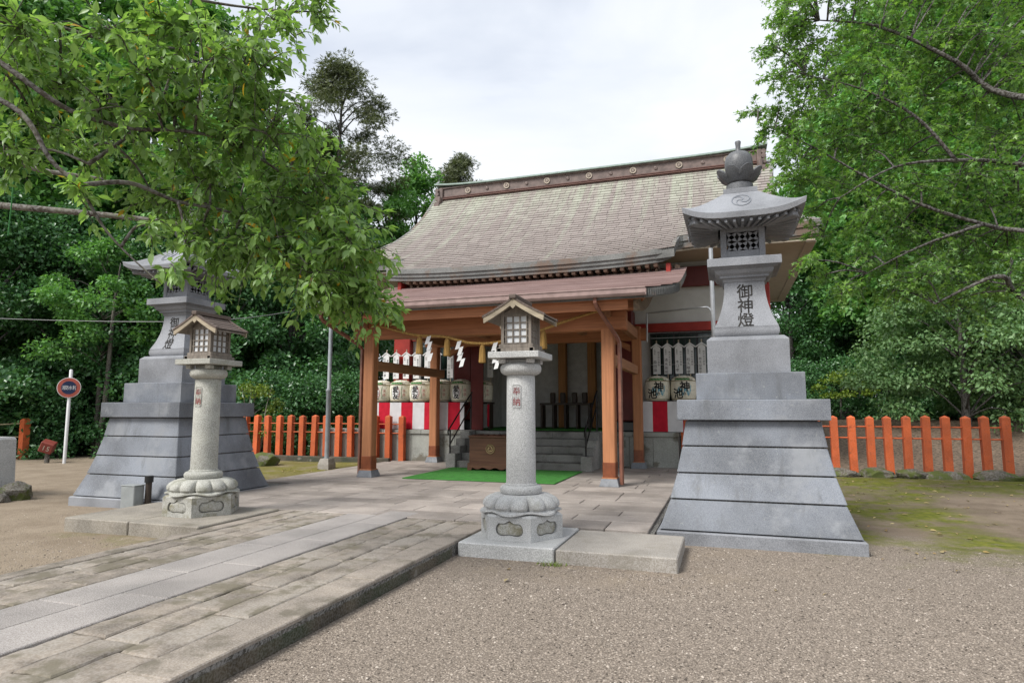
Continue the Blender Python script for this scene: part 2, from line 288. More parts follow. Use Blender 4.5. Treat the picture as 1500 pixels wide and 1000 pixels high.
# ------------------------------------------------------------------ mesh helpers
ORG = {}
class MB:
    def __init__(s): s.v = []; s.f = []
    def add(s, vs, fs):
        o = len(s.v); s.v += [tuple(v) for v in vs]; s.f += [tuple(i + o for i in f) for f in fs]; return s
    def box(s, cx, cy, cz, sx, sy, sz, b=0.0, rz=0.0, mat=None):
        X, Y, Z = sx / 2, sy / 2, sz / 2; b = min(b, X * 0.9, Y * 0.9, Z * 0.9)
        idx = {}; vs = []
        for i in (-1, 1):
            for j in (-1, 1):
                for k in (-1, 1):
                    if b <= 0:
                        idx[i, j, k, 0] = idx[i, j, k, 1] = idx[i, j, k, 2] = len(vs); vs.append(Vector((i * X, j * Y, k * Z)))
                    else:
                        for a in range(3):
                            q = [i * (X - b), j * (Y - b), k * (Z - b)]; q[a] = (i * X, j * Y, k * Z)[a]
                            idx[i, j, k, a] = len(vs); vs.append(Vector(q))
        fs = []
        for a in range(3):
            o = [x for x in range(3) if x != a]
            for sg in (-1, 1):
                q = []
                for d1, d2 in ((-1, -1), (1, -1), (1, 1), (-1, 1)):
                    c = [0, 0, 0]; c[a] = sg; c[o[0]] = d1; c[o[1]] = d2; q.append(idx[c[0], c[1], c[2], a])
                fs.append(q)
        if b > 0:
            for a in range(3):
                o = [x for x in range(3) if x != a]
                for d1 in (-1, 1):
                    for d2 in (-1, 1):
                        c1 = [0, 0, 0]; c1[o[0]] = d1; c1[o[1]] = d2; c2 = list(c1); c1[a] = -1; c2[a] = 1
                        fs.append([idx[(*c1, o[0])], idx[(*c2, o[0])], idx[(*c2, o[1])], idx[(*c1, o[1])]])
            for i in (-1, 1):
                for j in (-1, 1):
                    for k in (-1, 1): fs.append([idx[i, j, k, 0], idx[i, j, k, 1], idx[i, j, k, 2]])
        R = Matrix.Rotation(rz, 3, 'Z') if rz else None
        if mat is not None: vs = [mat @ v for v in vs]
        if R: vs = [R @ v for v in vs]
        return s.add([v + Vector((cx, cy, cz)) for v in vs], fs)
    def ngon_stack(s, rings, cap=True):                  # rings: equal-length loops of points
        n = len(rings[0]); vs = [p for r in rings for p in r]; fs = []
        for i in range(len(rings) - 1):
            for j in range(n): fs.append((i * n + j, i * n + (j + 1) % n, (i + 1) * n + (j + 1) % n, (i + 1) * n + j))
        if cap: fs.append(tuple(range(n))[::-1]); fs.append(tuple((len(rings) - 1) * n + j for j in range(n)))
        return s.add(vs, fs)
    def square_stack(s, prof, cx=0, cy=0):               # prof: (half, z)
        return s.ngon_stack([[(cx - h, cy - h, z), (cx + h, cy - h, z), (cx + h, cy + h, z), (cx - h, cy + h, z)] for h, z in prof])
    def lathe(s, prof, cx=0, cy=0, n=32):
        return s.ngon_stack([[(cx + r * math.cos(2 * PI * k / n), cy + r * math.sin(2 * PI * k / n), z) for k in range(n)] for r, z in prof])
    def tube(s, pts, rads, n=8):
        pts = [Vector(p) for p in pts]
        if not isinstance(rads, (list, tuple)): rads = [rads] * len(pts)
        rings = []; ref = None
        for i, p in enumerate(pts):
            d = (pts[min(i + 1, len(pts) - 1)] - pts[max(i - 1, 0)]).normalized()
            if ref is None: ref = d.orthogonal().normalized()
            a = (ref - d * ref.dot(d)).normalized() if (ref - d * ref.dot(d)).length > 1e-5 else d.orthogonal().normalized()
            ref = a; b = d.cross(a)
            rings.append([p + (a * math.cos(2 * PI * k / n) + b * math.sin(2 * PI * k / n)) * rads[i] for k in range(n)])
        return s.ngon_stack(rings)
    def prism(s, poly, o, ux, uy, uz, d):                # extrude a 2D outline by d along uz
        o, ux, uy, uz = Vector(o), Vector(ux), Vector(uy), Vector(uz); n = len(poly)
        return s.ngon_stack([[o + ux * a + uy * b for a, b in poly], [o + ux * a + uy * b + uz * d for a, b in poly]])
    def build(s, name, mat, parent=None, smooth=False, kind=None, tri=False):
        org = ORG.get(parent, Vector((0, 0, 0))) if parent else Vector((0, 0, 0))
        me = bpy.data.meshes.new(name); me.from_pydata([tuple(Vector(v) - org) for v in s.v], [], s.f)
        bm = bmesh.new(); bm.from_mesh(me); bmesh.ops.recalc_face_normals(bm, faces=bm.faces); bm.to_mesh(me); bm.free()
        if smooth:
            me.polygons.foreach_set('use_smooth', [True] * len(me.polygons))
            if smooth != 'all':
                try: me.set_sharp_from_angle(angle=math.radians(40))
                except Exception: pass
        return link(name, me, mat, parent, kind)
def link(name, me, mat, parent=None, kind=None):
    o = bpy.data.objects.new(name, me)
    if mat is not None and len(me.materials) == 0: me.materials.append(mat if not isinstance(mat, str) else M[mat])
    COL.objects.link(o)
    if parent is not None: o.parent = parent; ORG[o] = ORG.get(parent, Vector((0, 0, 0)))
    else: ORG[o] = Vector((0, 0, 0))
    if kind: o['kind'] = kind
    return o
def tag(o, label, cat, group=None):
    o['label'] = label; o['category'] = cat
    if group: o['group'] = group
    return o
def thing(name, loc, label, cat, group=None):
    o = bpy.data.objects.new(name, None); o.empty_display_size = 0.2; COL.objects.link(o); o.location = loc; ORG[o] = Vector(loc)
    return tag(o, label, cat, group)
def B(name, mat, parent, c, sz, b=0.006, rz=0.0, kind=None):
    return MB().box(*c, *sz, b=b, rz=rz).build(name, mat, parent, kind=kind)
def copy_tree(o, parent=None):
    c = o.copy(); COL.objects.link(c); c.parent = parent
    for ch in list(o.children): copy_tree(ch, c)
    return c
_tc = bpy.data.curves.new('lettering', 'FONT'); _to = bpy.data.objects.new('lettering', _tc)
def glyphs(text, size, spacing=1.0, bold=0.0):
    """vertical column of characters, centred, as (verts in x,y), faces; y runs up"""
    vs, fs = [], []
    n = len(text)
    for i, ch in enumerate(text):
        if ch == ' ': continue
        _tc.body = ch; _tc.extrude = 0; _tc.resolution_u = 2; _tc.offset = 0
        me = bpy.data.meshes.new_from_object(_to); x0 = min(v.co.x for v in me.vertices); x1 = max(v.co.x for v in me.vertices)
        P = [v.co.copy() for v in me.vertices]
        o = len(vs); yc = ((n - 1) / 2 - i) * spacing * size
        for dx, dy in (((-bold, -bold), (bold, -bold), (bold, bold), (-bold, bold)) if bold else ((0, 0),)):   # a broad brush overlaps its own strokes
            o = len(vs); vs += [((p.x + dx - (x0 + x1) / 2) * size, (p.y + dy - 0.38) * size + yc) for p in P]
            fs += [tuple(k + o for k in f.vertices) for f in me.polygons]
        bpy.data.meshes.remove(me)
    return vs, fs
def lettering(text, size, mat, parent, fmap, spacing=1.0, name='lettering', bold=0.0):
    vs, fs = glyphs(text, size, spacing, bold); mb = MB(); mb.add([fmap(x, y) for x, y in vs], fs)
    return mb.build(name, mat, parent)
COL.objects.link(_to)
def smoothcurve(pts, n=6):
    pts = [Vector(p) for p in pts]; out = []
    for i in range(len(pts) - 1):
        p0 = pts[max(i - 1, 0)]; p1 = pts[i]; p2 = pts[i + 1]; p3 = pts[min(i + 2, len(pts) - 1)]
        for k in range(n):
            t = k / n
            out.append(0.5 * ((2 * p1) + (p2 - p0) * t + (2 * p0 - 5 * p1 + 4 * p2 - p3) * t * t + (3 * p1 - p0 - 3 * p2 + p3) * t ** 3))
    out.append(pts[-1]); return out
def tomoe(R, w=1.0):
    """three comma shapes as strips in 2D"""
    out = []
    for k in range(3):
        L, Rr = [], []
        for i in range(15):
            t = i / 14; a = 2 * PI * k / 3 + t * 2.5; r = R * (0.40 + 0.42 * t); wd = R * 0.27 * w * (1 - t) ** 0.7 + R * 0.02
            if i == 0: wd *= 0.6
            L.append(((r - wd) * math.cos(a), (r - wd) * math.sin(a))); Rr.append(((r + wd * 0.6) * math.cos(a), (r + wd * 0.6) * math.sin(a)))
        out.append(L + Rr[::-1])
    return out

# ------------------------------------------------------------------ ground
def gz(x, y):
    s = lambda a, b, t: (lambda q: q * q * (3 - 2 * q))(min(1, max(0, (t - a) / (b - a))))
    z = 0.10 * s(10.5, 15.5, y) * s(0.5, 2.0, x) + 1.05 * s(17.0, 28.0, y) * s(0.5, 2.5, x)
    z += 0.10 * s(11.0, 15.0, y) * s(-7.5, -8.3, x) * s(-16, -12, x)
    z += 0.02 * math.sin(x * 1.3 + 0.5) * math.sin(y * 0.9) * s(0.3, 1.5, abs(x + 4.36) - 1.5) * (0.4 if x > -3 else 1)
    return z
xs = sorted(set([round(v, 3) for v in list(np.arange(-32, 20.01, 0.5)) + [-400, -250, -150, -90, -60, -45, 28, 40, 60, 100, 180, 400]]))
ys = sorted(set([round(v, 3) for v in list(np.arange(-6, 34.01, 0.5)) + [-300, -150, -70, -30, -14, 42, 60, 100, 180, 400]]))
mb = MB(); mb.v = [(x, y, gz(x, y)) for y in ys for x in xs]; nx = len(xs)
mb.f = [(j * nx + i, j * nx + i + 1, (j + 1) * nx + i + 1, (j + 1) * nx + i) for j in range(len(ys) - 1) for i in range(nx - 1)]
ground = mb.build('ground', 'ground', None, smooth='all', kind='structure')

# pebbles lying on the gravel yard
def pebbles():
    rng = np.random.default_rng(3)
    pts = []
    def scat(n, x0, x1, y0, y1):
        p = np.stack([rng.uniform(x0, x1, n), rng.uniform(y0, y1, n)], 1)
        return p[(p[:, 0] < 0.47 * p[:, 1] + 0.9) | (p[:, 1] < 0)]
    pts = np.concatenate([scat(42000, -2.74, 2.4, 1.9, 4.2), scat(42000, -2.74, 3.2, 4.2, 6.2), scat(26000, -0.4, 4.6, 6.2, 8.4), scat(3500, -2.6, -0.5, 6.0, 6.35), scat(9000, -10.5, -5.96, 3.0, 7.6)])
    w = 1 / (1 + np.exp((pts[:, 1] - 7.6) * 2.2)); keep = rng.random(len(pts)) < w * 0.95 + 0.05; pts = pts[keep]
    base = (np.abs(pts[:, 0] - 0.3) < 1.14) & (pts[:, 1] > 7.66); pts = pts[~base]
    sl_ = (pts[:, 0] > -8.2) & (pts[:, 0] < -5.9) & (pts[:, 1] > 6.0); pts = pts[~sl_]; wn = (pts[:, 1] > 5.6) & (pts[:, 0] < -0.9); pts = pts[~(wn & (rng.random(len(pts)) < 0.7))]
    N = len(pts)
    z = np.array([gz(a, b) for a, b in pts])
    T = np.array([(1, 0, 0), (0.3, 0.95, 0), (-0.85, 0.5, 0), (-0.75, -0.65, 0), (0.35, -0.9, 0), (0.1, 0.05, 0.75)], float)
    tris = np.array([(0, 1, 5), (1, 2, 5), (2, 3, 5), (3, 4, 5), (4, 0, 5)])
    r = np.clip(rng.lognormal(-5.2, 0.36, N), 0.003, 0.014); ang = rng.uniform(0, 2 * PI, N); el = rng.uniform(0.6, 1.0, N)
    V = T[None] * np.stack([r, r * el, r * rng.uniform(0.5, 0.9, N)], 1)[:, None, :]
    V += rng.normal(0, 1, V.shape) * (r * 0.12)[:, None, None]
    c, s = np.cos(ang)[:, None], np.sin(ang)[:, None]
    W = np.stack([V[..., 0] * c - V[..., 1] * s, V[..., 0] * s + V[..., 1] * c, V[..., 2]], -1)
    W += np.concatenate([pts, (z + 0.001)[:, None]], 1)[:, None, :]
    F = (tris[None] + (np.arange(N) * 6)[:, None, None]).reshape(-1, 3)
    return arr_mesh('gravel', W.reshape(-1, 3), F)
def arr_mesh(name, V, F, smooth=False):
    me = bpy.data.meshes.new(name); V = np.ascontiguousarray(V, np.float32); F = np.ascontiguousarray(F, np.int32); k = F.shape[1]
    me.vertices.add(len(V)); me.vertices.foreach_set('co', V.ravel()); me.loops.add(F.size); me.loops.foreach_set('vertex_index', F.ravel())
    me.polygons.add(len(F)); me.polygons.foreach_set('loop_start', np.arange(0, F.size, k, dtype=np.int32)); me.polygons.foreach_set('loop_total', np.full(len(F), k, np.int32))
    if smooth: me.polygons.foreach_set('use_smooth', np.ones(len(F), bool))
    me.update(calc_edges=True); return me
tag(link('gravel', pebbles(), 'pebble', kind='stuff'), 'loose grey brown gravel pebbles covering the open yard', 'gravel')

# ------------------------------------------------------------------ paving
PZ = 0.15
def slabs_box(parent, name, mat, x0, x1, y0, y1, top, th=0.05, gap=0.013, b=0.007, jit=0.002):
    t = top + random.uniform(-jit, jit)
    o = MB(); cx, cy = (x0 + x1) / 2, (y0 + y1) / 2
    o.box(0, 0, 0, x1 - x0 - gap, y1 - y0 - gap, th, b)
    tilt = Matrix.Rotation(random.uniform(-jit, jit) * 1.2, 4, 'X') @ Matrix.Rotation(random.uniform(-jit, jit) * 1.2, 4, 'Y')
    o.v = [tuple(tilt @ Vector(v) + Vector((cx, cy, t - th / 2))) for v in o.v]
    return o.build(name, mat, parent)
def worn(parent, x0, x1, y0, y1, top, mat='tuff'):
    g = 0.006; x0 += g; x1 -= g; y0 += g; y1 -= g; pts = []; ny = max(4, int((y1 - y0) / 0.08)); nx_ = 3
    ph = random.uniform(0, 6)
    side = [(x0, y0 + (y1 - y0) * i / ny) for i in range(ny)] + [(x0 + (x1 - x0) * i / nx_, y1) for i in range(nx_)] + [(x1, y1 - (y1 - y0) * i / ny) for i in range(ny)] + [(x1 - (x1 - x0) * i / nx_, y0) for i in range(nx_)]
    out = [(a + random.gauss(0, 0.0055), b + random.gauss(0, 0.007)) for a, b in side]; cx, cy = (x0 + x1) / 2, (y0 + y1) / 2
    t = top + random.uniform(-0.005, 0.003); ins = lambda d: [(a + (1 if a < cx else -1) * min(d, abs(a - cx) * 0.5), b + (1 if b < cy else -1) * min(d, abs(b - cy) * 0.5)) for a, b in out]
    o = MB(); o.ngon_stack([[(a, b, t - 0.05) for a, b in out], [(a, b, t - 0.010 - random.uniform(0, 0.004)) for a, b in out], [(a, b, t - 0.002 + random.gauss(0, 0.0012)) for a, b in ins(0.012)], [(a, b, t + random.gauss(0, 0.0012)) for a, b in ins(0.035)]])
    return o.build('worn_paver', mat, parent)
mb = MB(); mb.box(-4.36, 3.05, 0.06, 3.14, 9.1, 0.12)
path = mb.build('path', 'mortar', None, kind='structure')
def run(lo, hi, a, b):
    out = [lo - random.uniform(0, a)]
    while out[-1] < hi: out.append(out[-1] + random.uniform(a, b))
    out[0] = lo; out[-1] = hi
    if len(out) > 2 and out[-1] - out[-2] < a * 0.5: out.pop(-2)
    return out
Y0 = -1.5
for x0, x1 in ((-4.91, -4.455), (-4.455, -4.0)):                     # pale centre band
    q = run(Y0, 7.95, 0.95, 1.25)
    for a, b in zip(q, q[1:]): slabs_box(path, 'granite_slab', 'paver_pale', x0, x1, a, b, PZ, gap=0.012)
for cols in ([-5.73, -5.46, -5.20, -4.915], [-3.995, -3.71, -3.42, -3.12, -2.985]):
    for k in range(len(cols) - 1):
        if k == 3: continue
        q = run(Y0, 7.55 if cols[0] > -4.5 else 7.75, 0.5, 1.0)
        for a, b in zip(q, q[1:]): worn(path, cols[k], cols[k + 1], a, b, PZ - 0.002)
for x0, x1, ym in ((-5.93, -5.735, 7.56), (-3.115, -2.79, 7.56)):
    q = run(Y0, ym, 1.5, 2.1)
    for a, b in zip(q, q[1:]): slabs_box(path, 'edge_stone', 'kerb', x0, x1, a, b, PZ, th=0.042, gap=0.006, b=0.008)
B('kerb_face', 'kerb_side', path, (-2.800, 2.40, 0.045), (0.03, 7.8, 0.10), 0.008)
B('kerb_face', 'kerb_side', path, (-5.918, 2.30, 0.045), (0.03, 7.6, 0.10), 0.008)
mb = MB(); mb.box(-4.4, 11.75, 0.055, 7.15, 8.4, 0.11); mb.box(-8.42, 13.0, 0.0555, 0.85, 5.9, 0.11)
plaza = mb.build('plaza', 'mortar', None, kind='structure')
ycur = 7.58; row = 0
while ycur < 15.8:
    d = random.choice([0.42, 0.5, 0.55]); y1 = min(ycur + d, 15.86)
    if 15.86 - y1 < 0.2: y1 = 15.86
    lx = -8.82 if ycur > 9.95 else -7.98
    q = run(lx, -0.88, 0.8, 1.3)
    for a, b in zip(q, q[1:]):
        if y1 < 8.0 and b > -4.95 and a < -3.9:                      # leave the head of the centre band
            if a < -4.95: slabs_box(plaza, 'paving_slab', 'paver', a, -4.92, ycur, y1, PZ)
            if b > -3.9: slabs_box(plaza, 'paving_slab', 'paver', -3.99, b, ycur, y1, PZ)
            continue
        slabs_box(plaza, 'paving_slab', 'paver', a, b, ycur, y1, PZ)
    ycur = y1; row += 1
    if ycur >= 15.85: break
def slab_thing(name, mat, x0, x1, y0, y1, top, label):
    return tag(B(name, mat, None, ((x0 + x1) / 2, (y0 + y1) / 2, top / 2 - 0.02), (x1 - x0, y1 - y0, top + 0.04), 0.012), label, 'slab')
slab_thing('granite_slab', 'granite_light', -2.755, -1.695, 6.37, 7.56, 0.147, 'smooth pale granite slab under the whiter lantern post beside the gravel')
slab_thing('concrete_slab', 'concrete', -1.67, -0.47, 6.35, 7.48, 0.143, 'buff concrete slab without a post beside the gravel yard')
slab_thing('granite_slab', 'concrete_aged', -7.05, -5.955, 6.05, 7.5, 0.172, 'weathered granite slab under the browner lantern post')
slab_thing('concrete_slab', 'concrete_aged', -8.15, -7.065, 6.05, 7.5, 0.170, 'weathered concrete slab in front of the small zinc box')

# ------------------------------------------------------------------ big stone lanterns
def shippo(mb, cx, z0, w, h, nx, nz, y):
    cw, ch = w / nx, h / nz
    for i in range(nx):
        for k in range(nz):
            ox, oz = cx - w / 2 + cw * (i + .5), z0 + ch * (k + .5)
            for ang in (PI / 4, 3 * PI / 4):
                L = math.hypot(cw, ch) / 2 * 0.98; pts = []
                for sgn in (1, -1):
                    for t in range(9):
                        s_ = -1 + 2 * t / 8; s_ *= sgn; pts.append((s_ * L, sgn * (1 - s_ * s_) * L * 0.30))
                a = math.atan2(ch, cw) if ang < PI / 2 else PI - math.atan2(ch, cw)
                poly = [(p[0] * math.cos(a) - p[1] * math.sin(a) + ox, p[0] * math.sin(a) + p[1] * math.cos(a) + oz) for p in pts]
                mb.prism([q for n_, q in enumerate(poly) if n_ not in (9,)][:-1], (0, y, 0), (1, 0, 0), (0, 0, 1), (0, 1, 0), 0.03)
def big_lantern(loc, label):
    T = thing('stone_lantern', (0, 0, 0), label, 'stone lantern', 'pair of tall stone lanterns')
    MB().square_stack([(1.10, -0.12), (1.10, 0.135), (1.085, 0.15)]).build('base_slab', 'granite_mid', T)
    prof = [(1.065, 0.155), (0.945, 0.50), (0.865, 0.80), (0.800, 1.115), (0.755, 1.425)]
    core = MB().square_stack([(h - 0.035, z) for h, z in prof]).build('core', 'mortar', T)
    for k in range(4):                                              # four sloping courses, four facing panels each
        (h0, z0), (h1, z1) = prof[k], prof[k + 1]; z0 += 0.008; z1 -= 0.008
        for a in range(4):
            R = Matrix.Rotation(a * PI / 2, 3, 'Z'); mb = MB(); g = 0.004; th = 0.03
            e0, e1 = h0 - g, h1 - g; c = 0.006
            outer = [(-e0 + c, -h0, z0 + c), (e0 - c, -h0, z0 + c), (e1 - c, -h1, z1 - c), (-e1 + c, -h1, z1 - c)]
            rim = [(-e0, -h0 + c, z0), (e0, -h0 + c, z0), (e1, -h1 + c, z1), (-e1, -h1 + c, z1)]
            inner = [(-e0 + th, -h0 + th, z0), (e0 - th, -h0 + th, z0), (e1 - th, -h1 + th, z1), (-e1 + th, -h1 + th, z1)]
            mb.ngon_stack([[R @ Vector(p) for p in L] for L in (inner, rim, outer)]); mb.build('facing_panel', 'granite_dark', T)
    MB().square_stack([(0.835, 1.427), (0.845, 1.435), (0.845, 1.665), (0.838, 1.672)]).build('course_block', 'granite_dark', T)
    MB().square_stack([(0.617, 1.673), (0.623, 1.68), (0.623, 1.995), (0.616, 2.002)]).build('course_block', 'granite_dark', T)
    MB().square_stack([(0.476, 2.004), (0.482, 2.01), (0.482, 2.42), (0.476, 2.43), (0.43, 2.47)]).build('course_block', 'granite_mid', T)
    nk = lambda z: 0.245 + 0.135 * ((3.20 - z) / 0.60) ** 2.2
    zz = [2.60 + 0.60 * i / 14 for i in range(15)]
    MB().square_stack([(0.36, 2.472), (0.375, 2.485), (0.388, 2.52), (0.388, 2.56), (0.378, 2.595)] + [(nk(z), z) for z in zz]).build('neck', 'granite_mid', T, smooth=True)
    lettering('御神燈', 0.20, 'engrave', T, lambda x, y: (x, -nk(min(3.2, max(2.6, 2.88 + y))) - 0.0025, 2.88 + y), 0.95, 'inscription', 0.012)
    MB().square_stack([(0.255, 3.20), (0.265, 3.23), (0.265, 3.245), (0.30, 3.247), (0.30, 3.275), (0.34, 3.30), (0.36, 3.34), (0.36, 3.355), (0.40, 3.357), (0.40, 3.372)]).build('corbel', 'granite_mid', T)
    MB().square_stack([(0.435, 3.373), (0.445, 3.38), (0.445, 3.475), (0.438, 3.483)]).build('platform_slab', 'granite_mid', T)
    # fire box
    MB().square_stack([(0.30, 3.484), (0.30, 3.52)]).build('fire_box_sill', 'granite_mid', T)
    fb = MB()
    for i in (-1, 1):
        for j in (-1, 1): fb.box(i * 0.235, j * 0.235, 3.735, 0.075, 0.075, 0.428, 0.006)
    for a in range(4):
        R = Matrix.Rotation(a * PI / 2, 3, 'Z')
        for z, h in ((3.565, 0.086), (3.905, 0.09)): fb.box(*(R @ Vector((0, -0.232, z))), 0.394 if a % 2 == 0 else 0.06, 0.06 if a % 2 == 0 else 0.394, h)
    box = fb.build('fire_box', 'granite_mid', T)
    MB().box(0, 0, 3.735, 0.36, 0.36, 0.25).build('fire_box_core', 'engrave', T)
    for a in range(4):
        lt = MB(); shippo(lt, 0, 3.608, 0.395, 0.25, 3, 2, -0.245)
        R = Matrix.Rotation(a * PI / 2, 3, 'Z'); lt.v = [tuple(R @ Vector(v)) for v in lt.v]; lt.build('lattice', 'granite_mid', box)
    # roof
    N = 16; NTt = 10; E = 0.70; z_top, z_edge = 4.40, 4.005
    def rp(u, t):
        h = 0.215 + (E - 0.215) * t
        z = z_edge + (z_top - z_edge) * ((1 - t) ** 1.35 * 0.8 + 0.2 * (1 - t)) + 0.03 * math.sin(PI * t)
        return h, z + 0.105 * t ** 3 * abs(u) ** 4
    rf = MB()
    for a in range(4):
        R = Matrix.Rotation(a * PI / 2, 3, 'Z'); vs = []; fs = []
        for j in range(NTt + 1):
            for i in range(N + 1):
                u = -1 + 2 * i / N; h, z = rp(u, j / NTt); bow = 0.03 * (abs(u) ** 3) * (j / NTt) ** 3
                vs.append(R @ Vector((u * (h + bow), -(h + bow), z)))
        w = N + 1
        fs += [(j * w + i, j * w + i + 1, (j + 1) * w + i + 1, (j + 1) * w + i) for j in range(NTt) for i in range(N)]
        o = len(vs)
        for i in range(N + 1):
            u = -1 + 2 * i / N; h, z = rp(u, 1); bow = 0.03 * abs(u) ** 3
            vs.append(R @ Vector((u * (h + bow - 0.012), -(h + bow - 0.012), z - 0.068)))
        for i in range(N + 1):
            u = -1 + 2 * i / N; vs.append(R @ Vector((u * 0.30, -0.30, 3.93)))
        fs += [(NTt * w + i, NTt * w + i + 1, o + i + 1, o + i) for i in range(N)] + [(o + i, o + i + 1, o + w + i + 1, o + w + i) for i in range(N)]
        rf.add(vs, fs)
    rf.add([(-0.215, -0.215, z_top), (0.215, -0.215, z_top), (0.215, 0.215, z_top), (-0.215, 0.215, z_top)], [(0, 1, 2, 3)])
    roof = rf.build('roof', 'granite_mid', T, smooth=True)
    for a in range(4):                                              # carved rafters under the eaves
        for k in range(-6, 7):
            u = k / 6.6; R = Matrix.Rotation(a * PI / 2, 3, 'Z'); h, z = rp(u, 1)
            p0 = Vector((u * 0.66, -0.655, z - 0.10)); p1 = Vector((u * 0.40, -0.30, 3.915))
            r_ = MB(); d = (p1 - p0); L = d.length; m4 = d.to_track_quat('Y', 'Z').to_matrix()
            r_.box(0, 0, 0, 0.032, L, 0.035, mat=m4); c = (p0 + p1) / 2; r_.v = [tuple(R @ (Vector(v) + c)) for v in r_.v]
            r_.build('rafter', 'granite_mid', roof)
        R = Matrix.Rotation(a * PI / 2 + PI / 4, 3, 'Z'); mb = MB().box(0, -0.62, 3.935, 0.10, 0.50, 0.06, 0.01); mb.v = [tuple(R @ Vector(v)) for v in mb.v]; mb.build('hip_rafter', 'granite_mid', roof)
    # emblem carved on the front slope
    def onroof(x, s):                                               # s: 0..1 down the slope
        h, z = rp(0, s); h2, z2 = rp(0, s + 0.01); n = Vector((0, -(z - z2), -(h2 - h))).normalized() * -1
        n = Vector((0, -(z - z2), (h2 - h))).normalized()
        return Vector((x, -h, z)) + n * 0.004
    em = MB(); Rr = 0.115; sc = 0.38
    pts = [onroof(Rr * math.cos(2 * PI * k / 28), 0.44 - 0.27 * math.sin(2 * PI * k / 28)) for k in range(29)]
    em.tube(pts, 0.007, 4)
    for c in range(3):
        L = []
        for i in range(9):
            t = i / 8; a = 2 * PI * c / 3 + 0.5 + t * 2.0; r = Rr * (0.08 + 0.86 * t ** 0.8)
            L.append(onroof(r * math.cos(a), 0.44 - 0.27 * (r / 0.115) * math.sin(a)))
        em.tube(L, 0.007, 4)
    em.build('emblem', 'granite_dark', roof)
    MB().square_stack([(0.205, 4.401), (0.212, 4.405), (0.212, 4.462), (0.207, 4.468)]).build('finial_plinth', 'granite_mid', T)
    MB().lathe([(0.165, 4.469), (0.172, 4.475), (0.172, 4.565), (0.16, 4.575)], n=36).build('finial_drum', 'granite_deep', T, smooth=True)
    lo = MB(); rings = []; n = 72
    for j, (r, z) in enumerate([(0.13, 4.576), (0.17, 4.60), (0.222, 4.645), (0.262, 4.69), (0.285, 4.735), (0.262, 4.748), (0.20, 4.71), (0.12, 4.69)]):
        ring = []
        for k in range(n):
            a = 2 * PI * k / n; pt = abs(math.sin(a * 4)); f = 1 + (0.20 * (pt - 0.6) if 1 < j < 6 else 0); dz = 0.07 * (pt - 0.55) * (1 if 2 < j < 6 else 0)
            ring.append((r * f * math.cos(a), r * f * math.sin(a), z + dz))
        rings.append(ring)
    lo.ngon_stack(rings).build('lotus_cup', 'granite_deep', T, smooth=True)
    MB().lathe([(0.10, 4.69), (0.155, 4.72), (0.176, 4.78), (0.182, 4.85), (0.178, 4.92), (0.16, 4.975), (0.12, 5.015), (0.06, 5.035), (0.038, 5.045), (0.032, 5.08), (0.032, 5.13), (0.04, 5.175), (0.034, 5.19)], n=36).build('jewel_finial', 'granite_deep', T, smooth=True)
    T.location = loc
    return T
big_lantern((0.30, 8.79, 0), 'tall grey stone lantern on stepped pedestal between the gravel yard and the moss')
big_lantern((-9.10, 8.72, 0), 'tall grey stone lantern on stepped pedestal standing on sand behind cherry leaves')

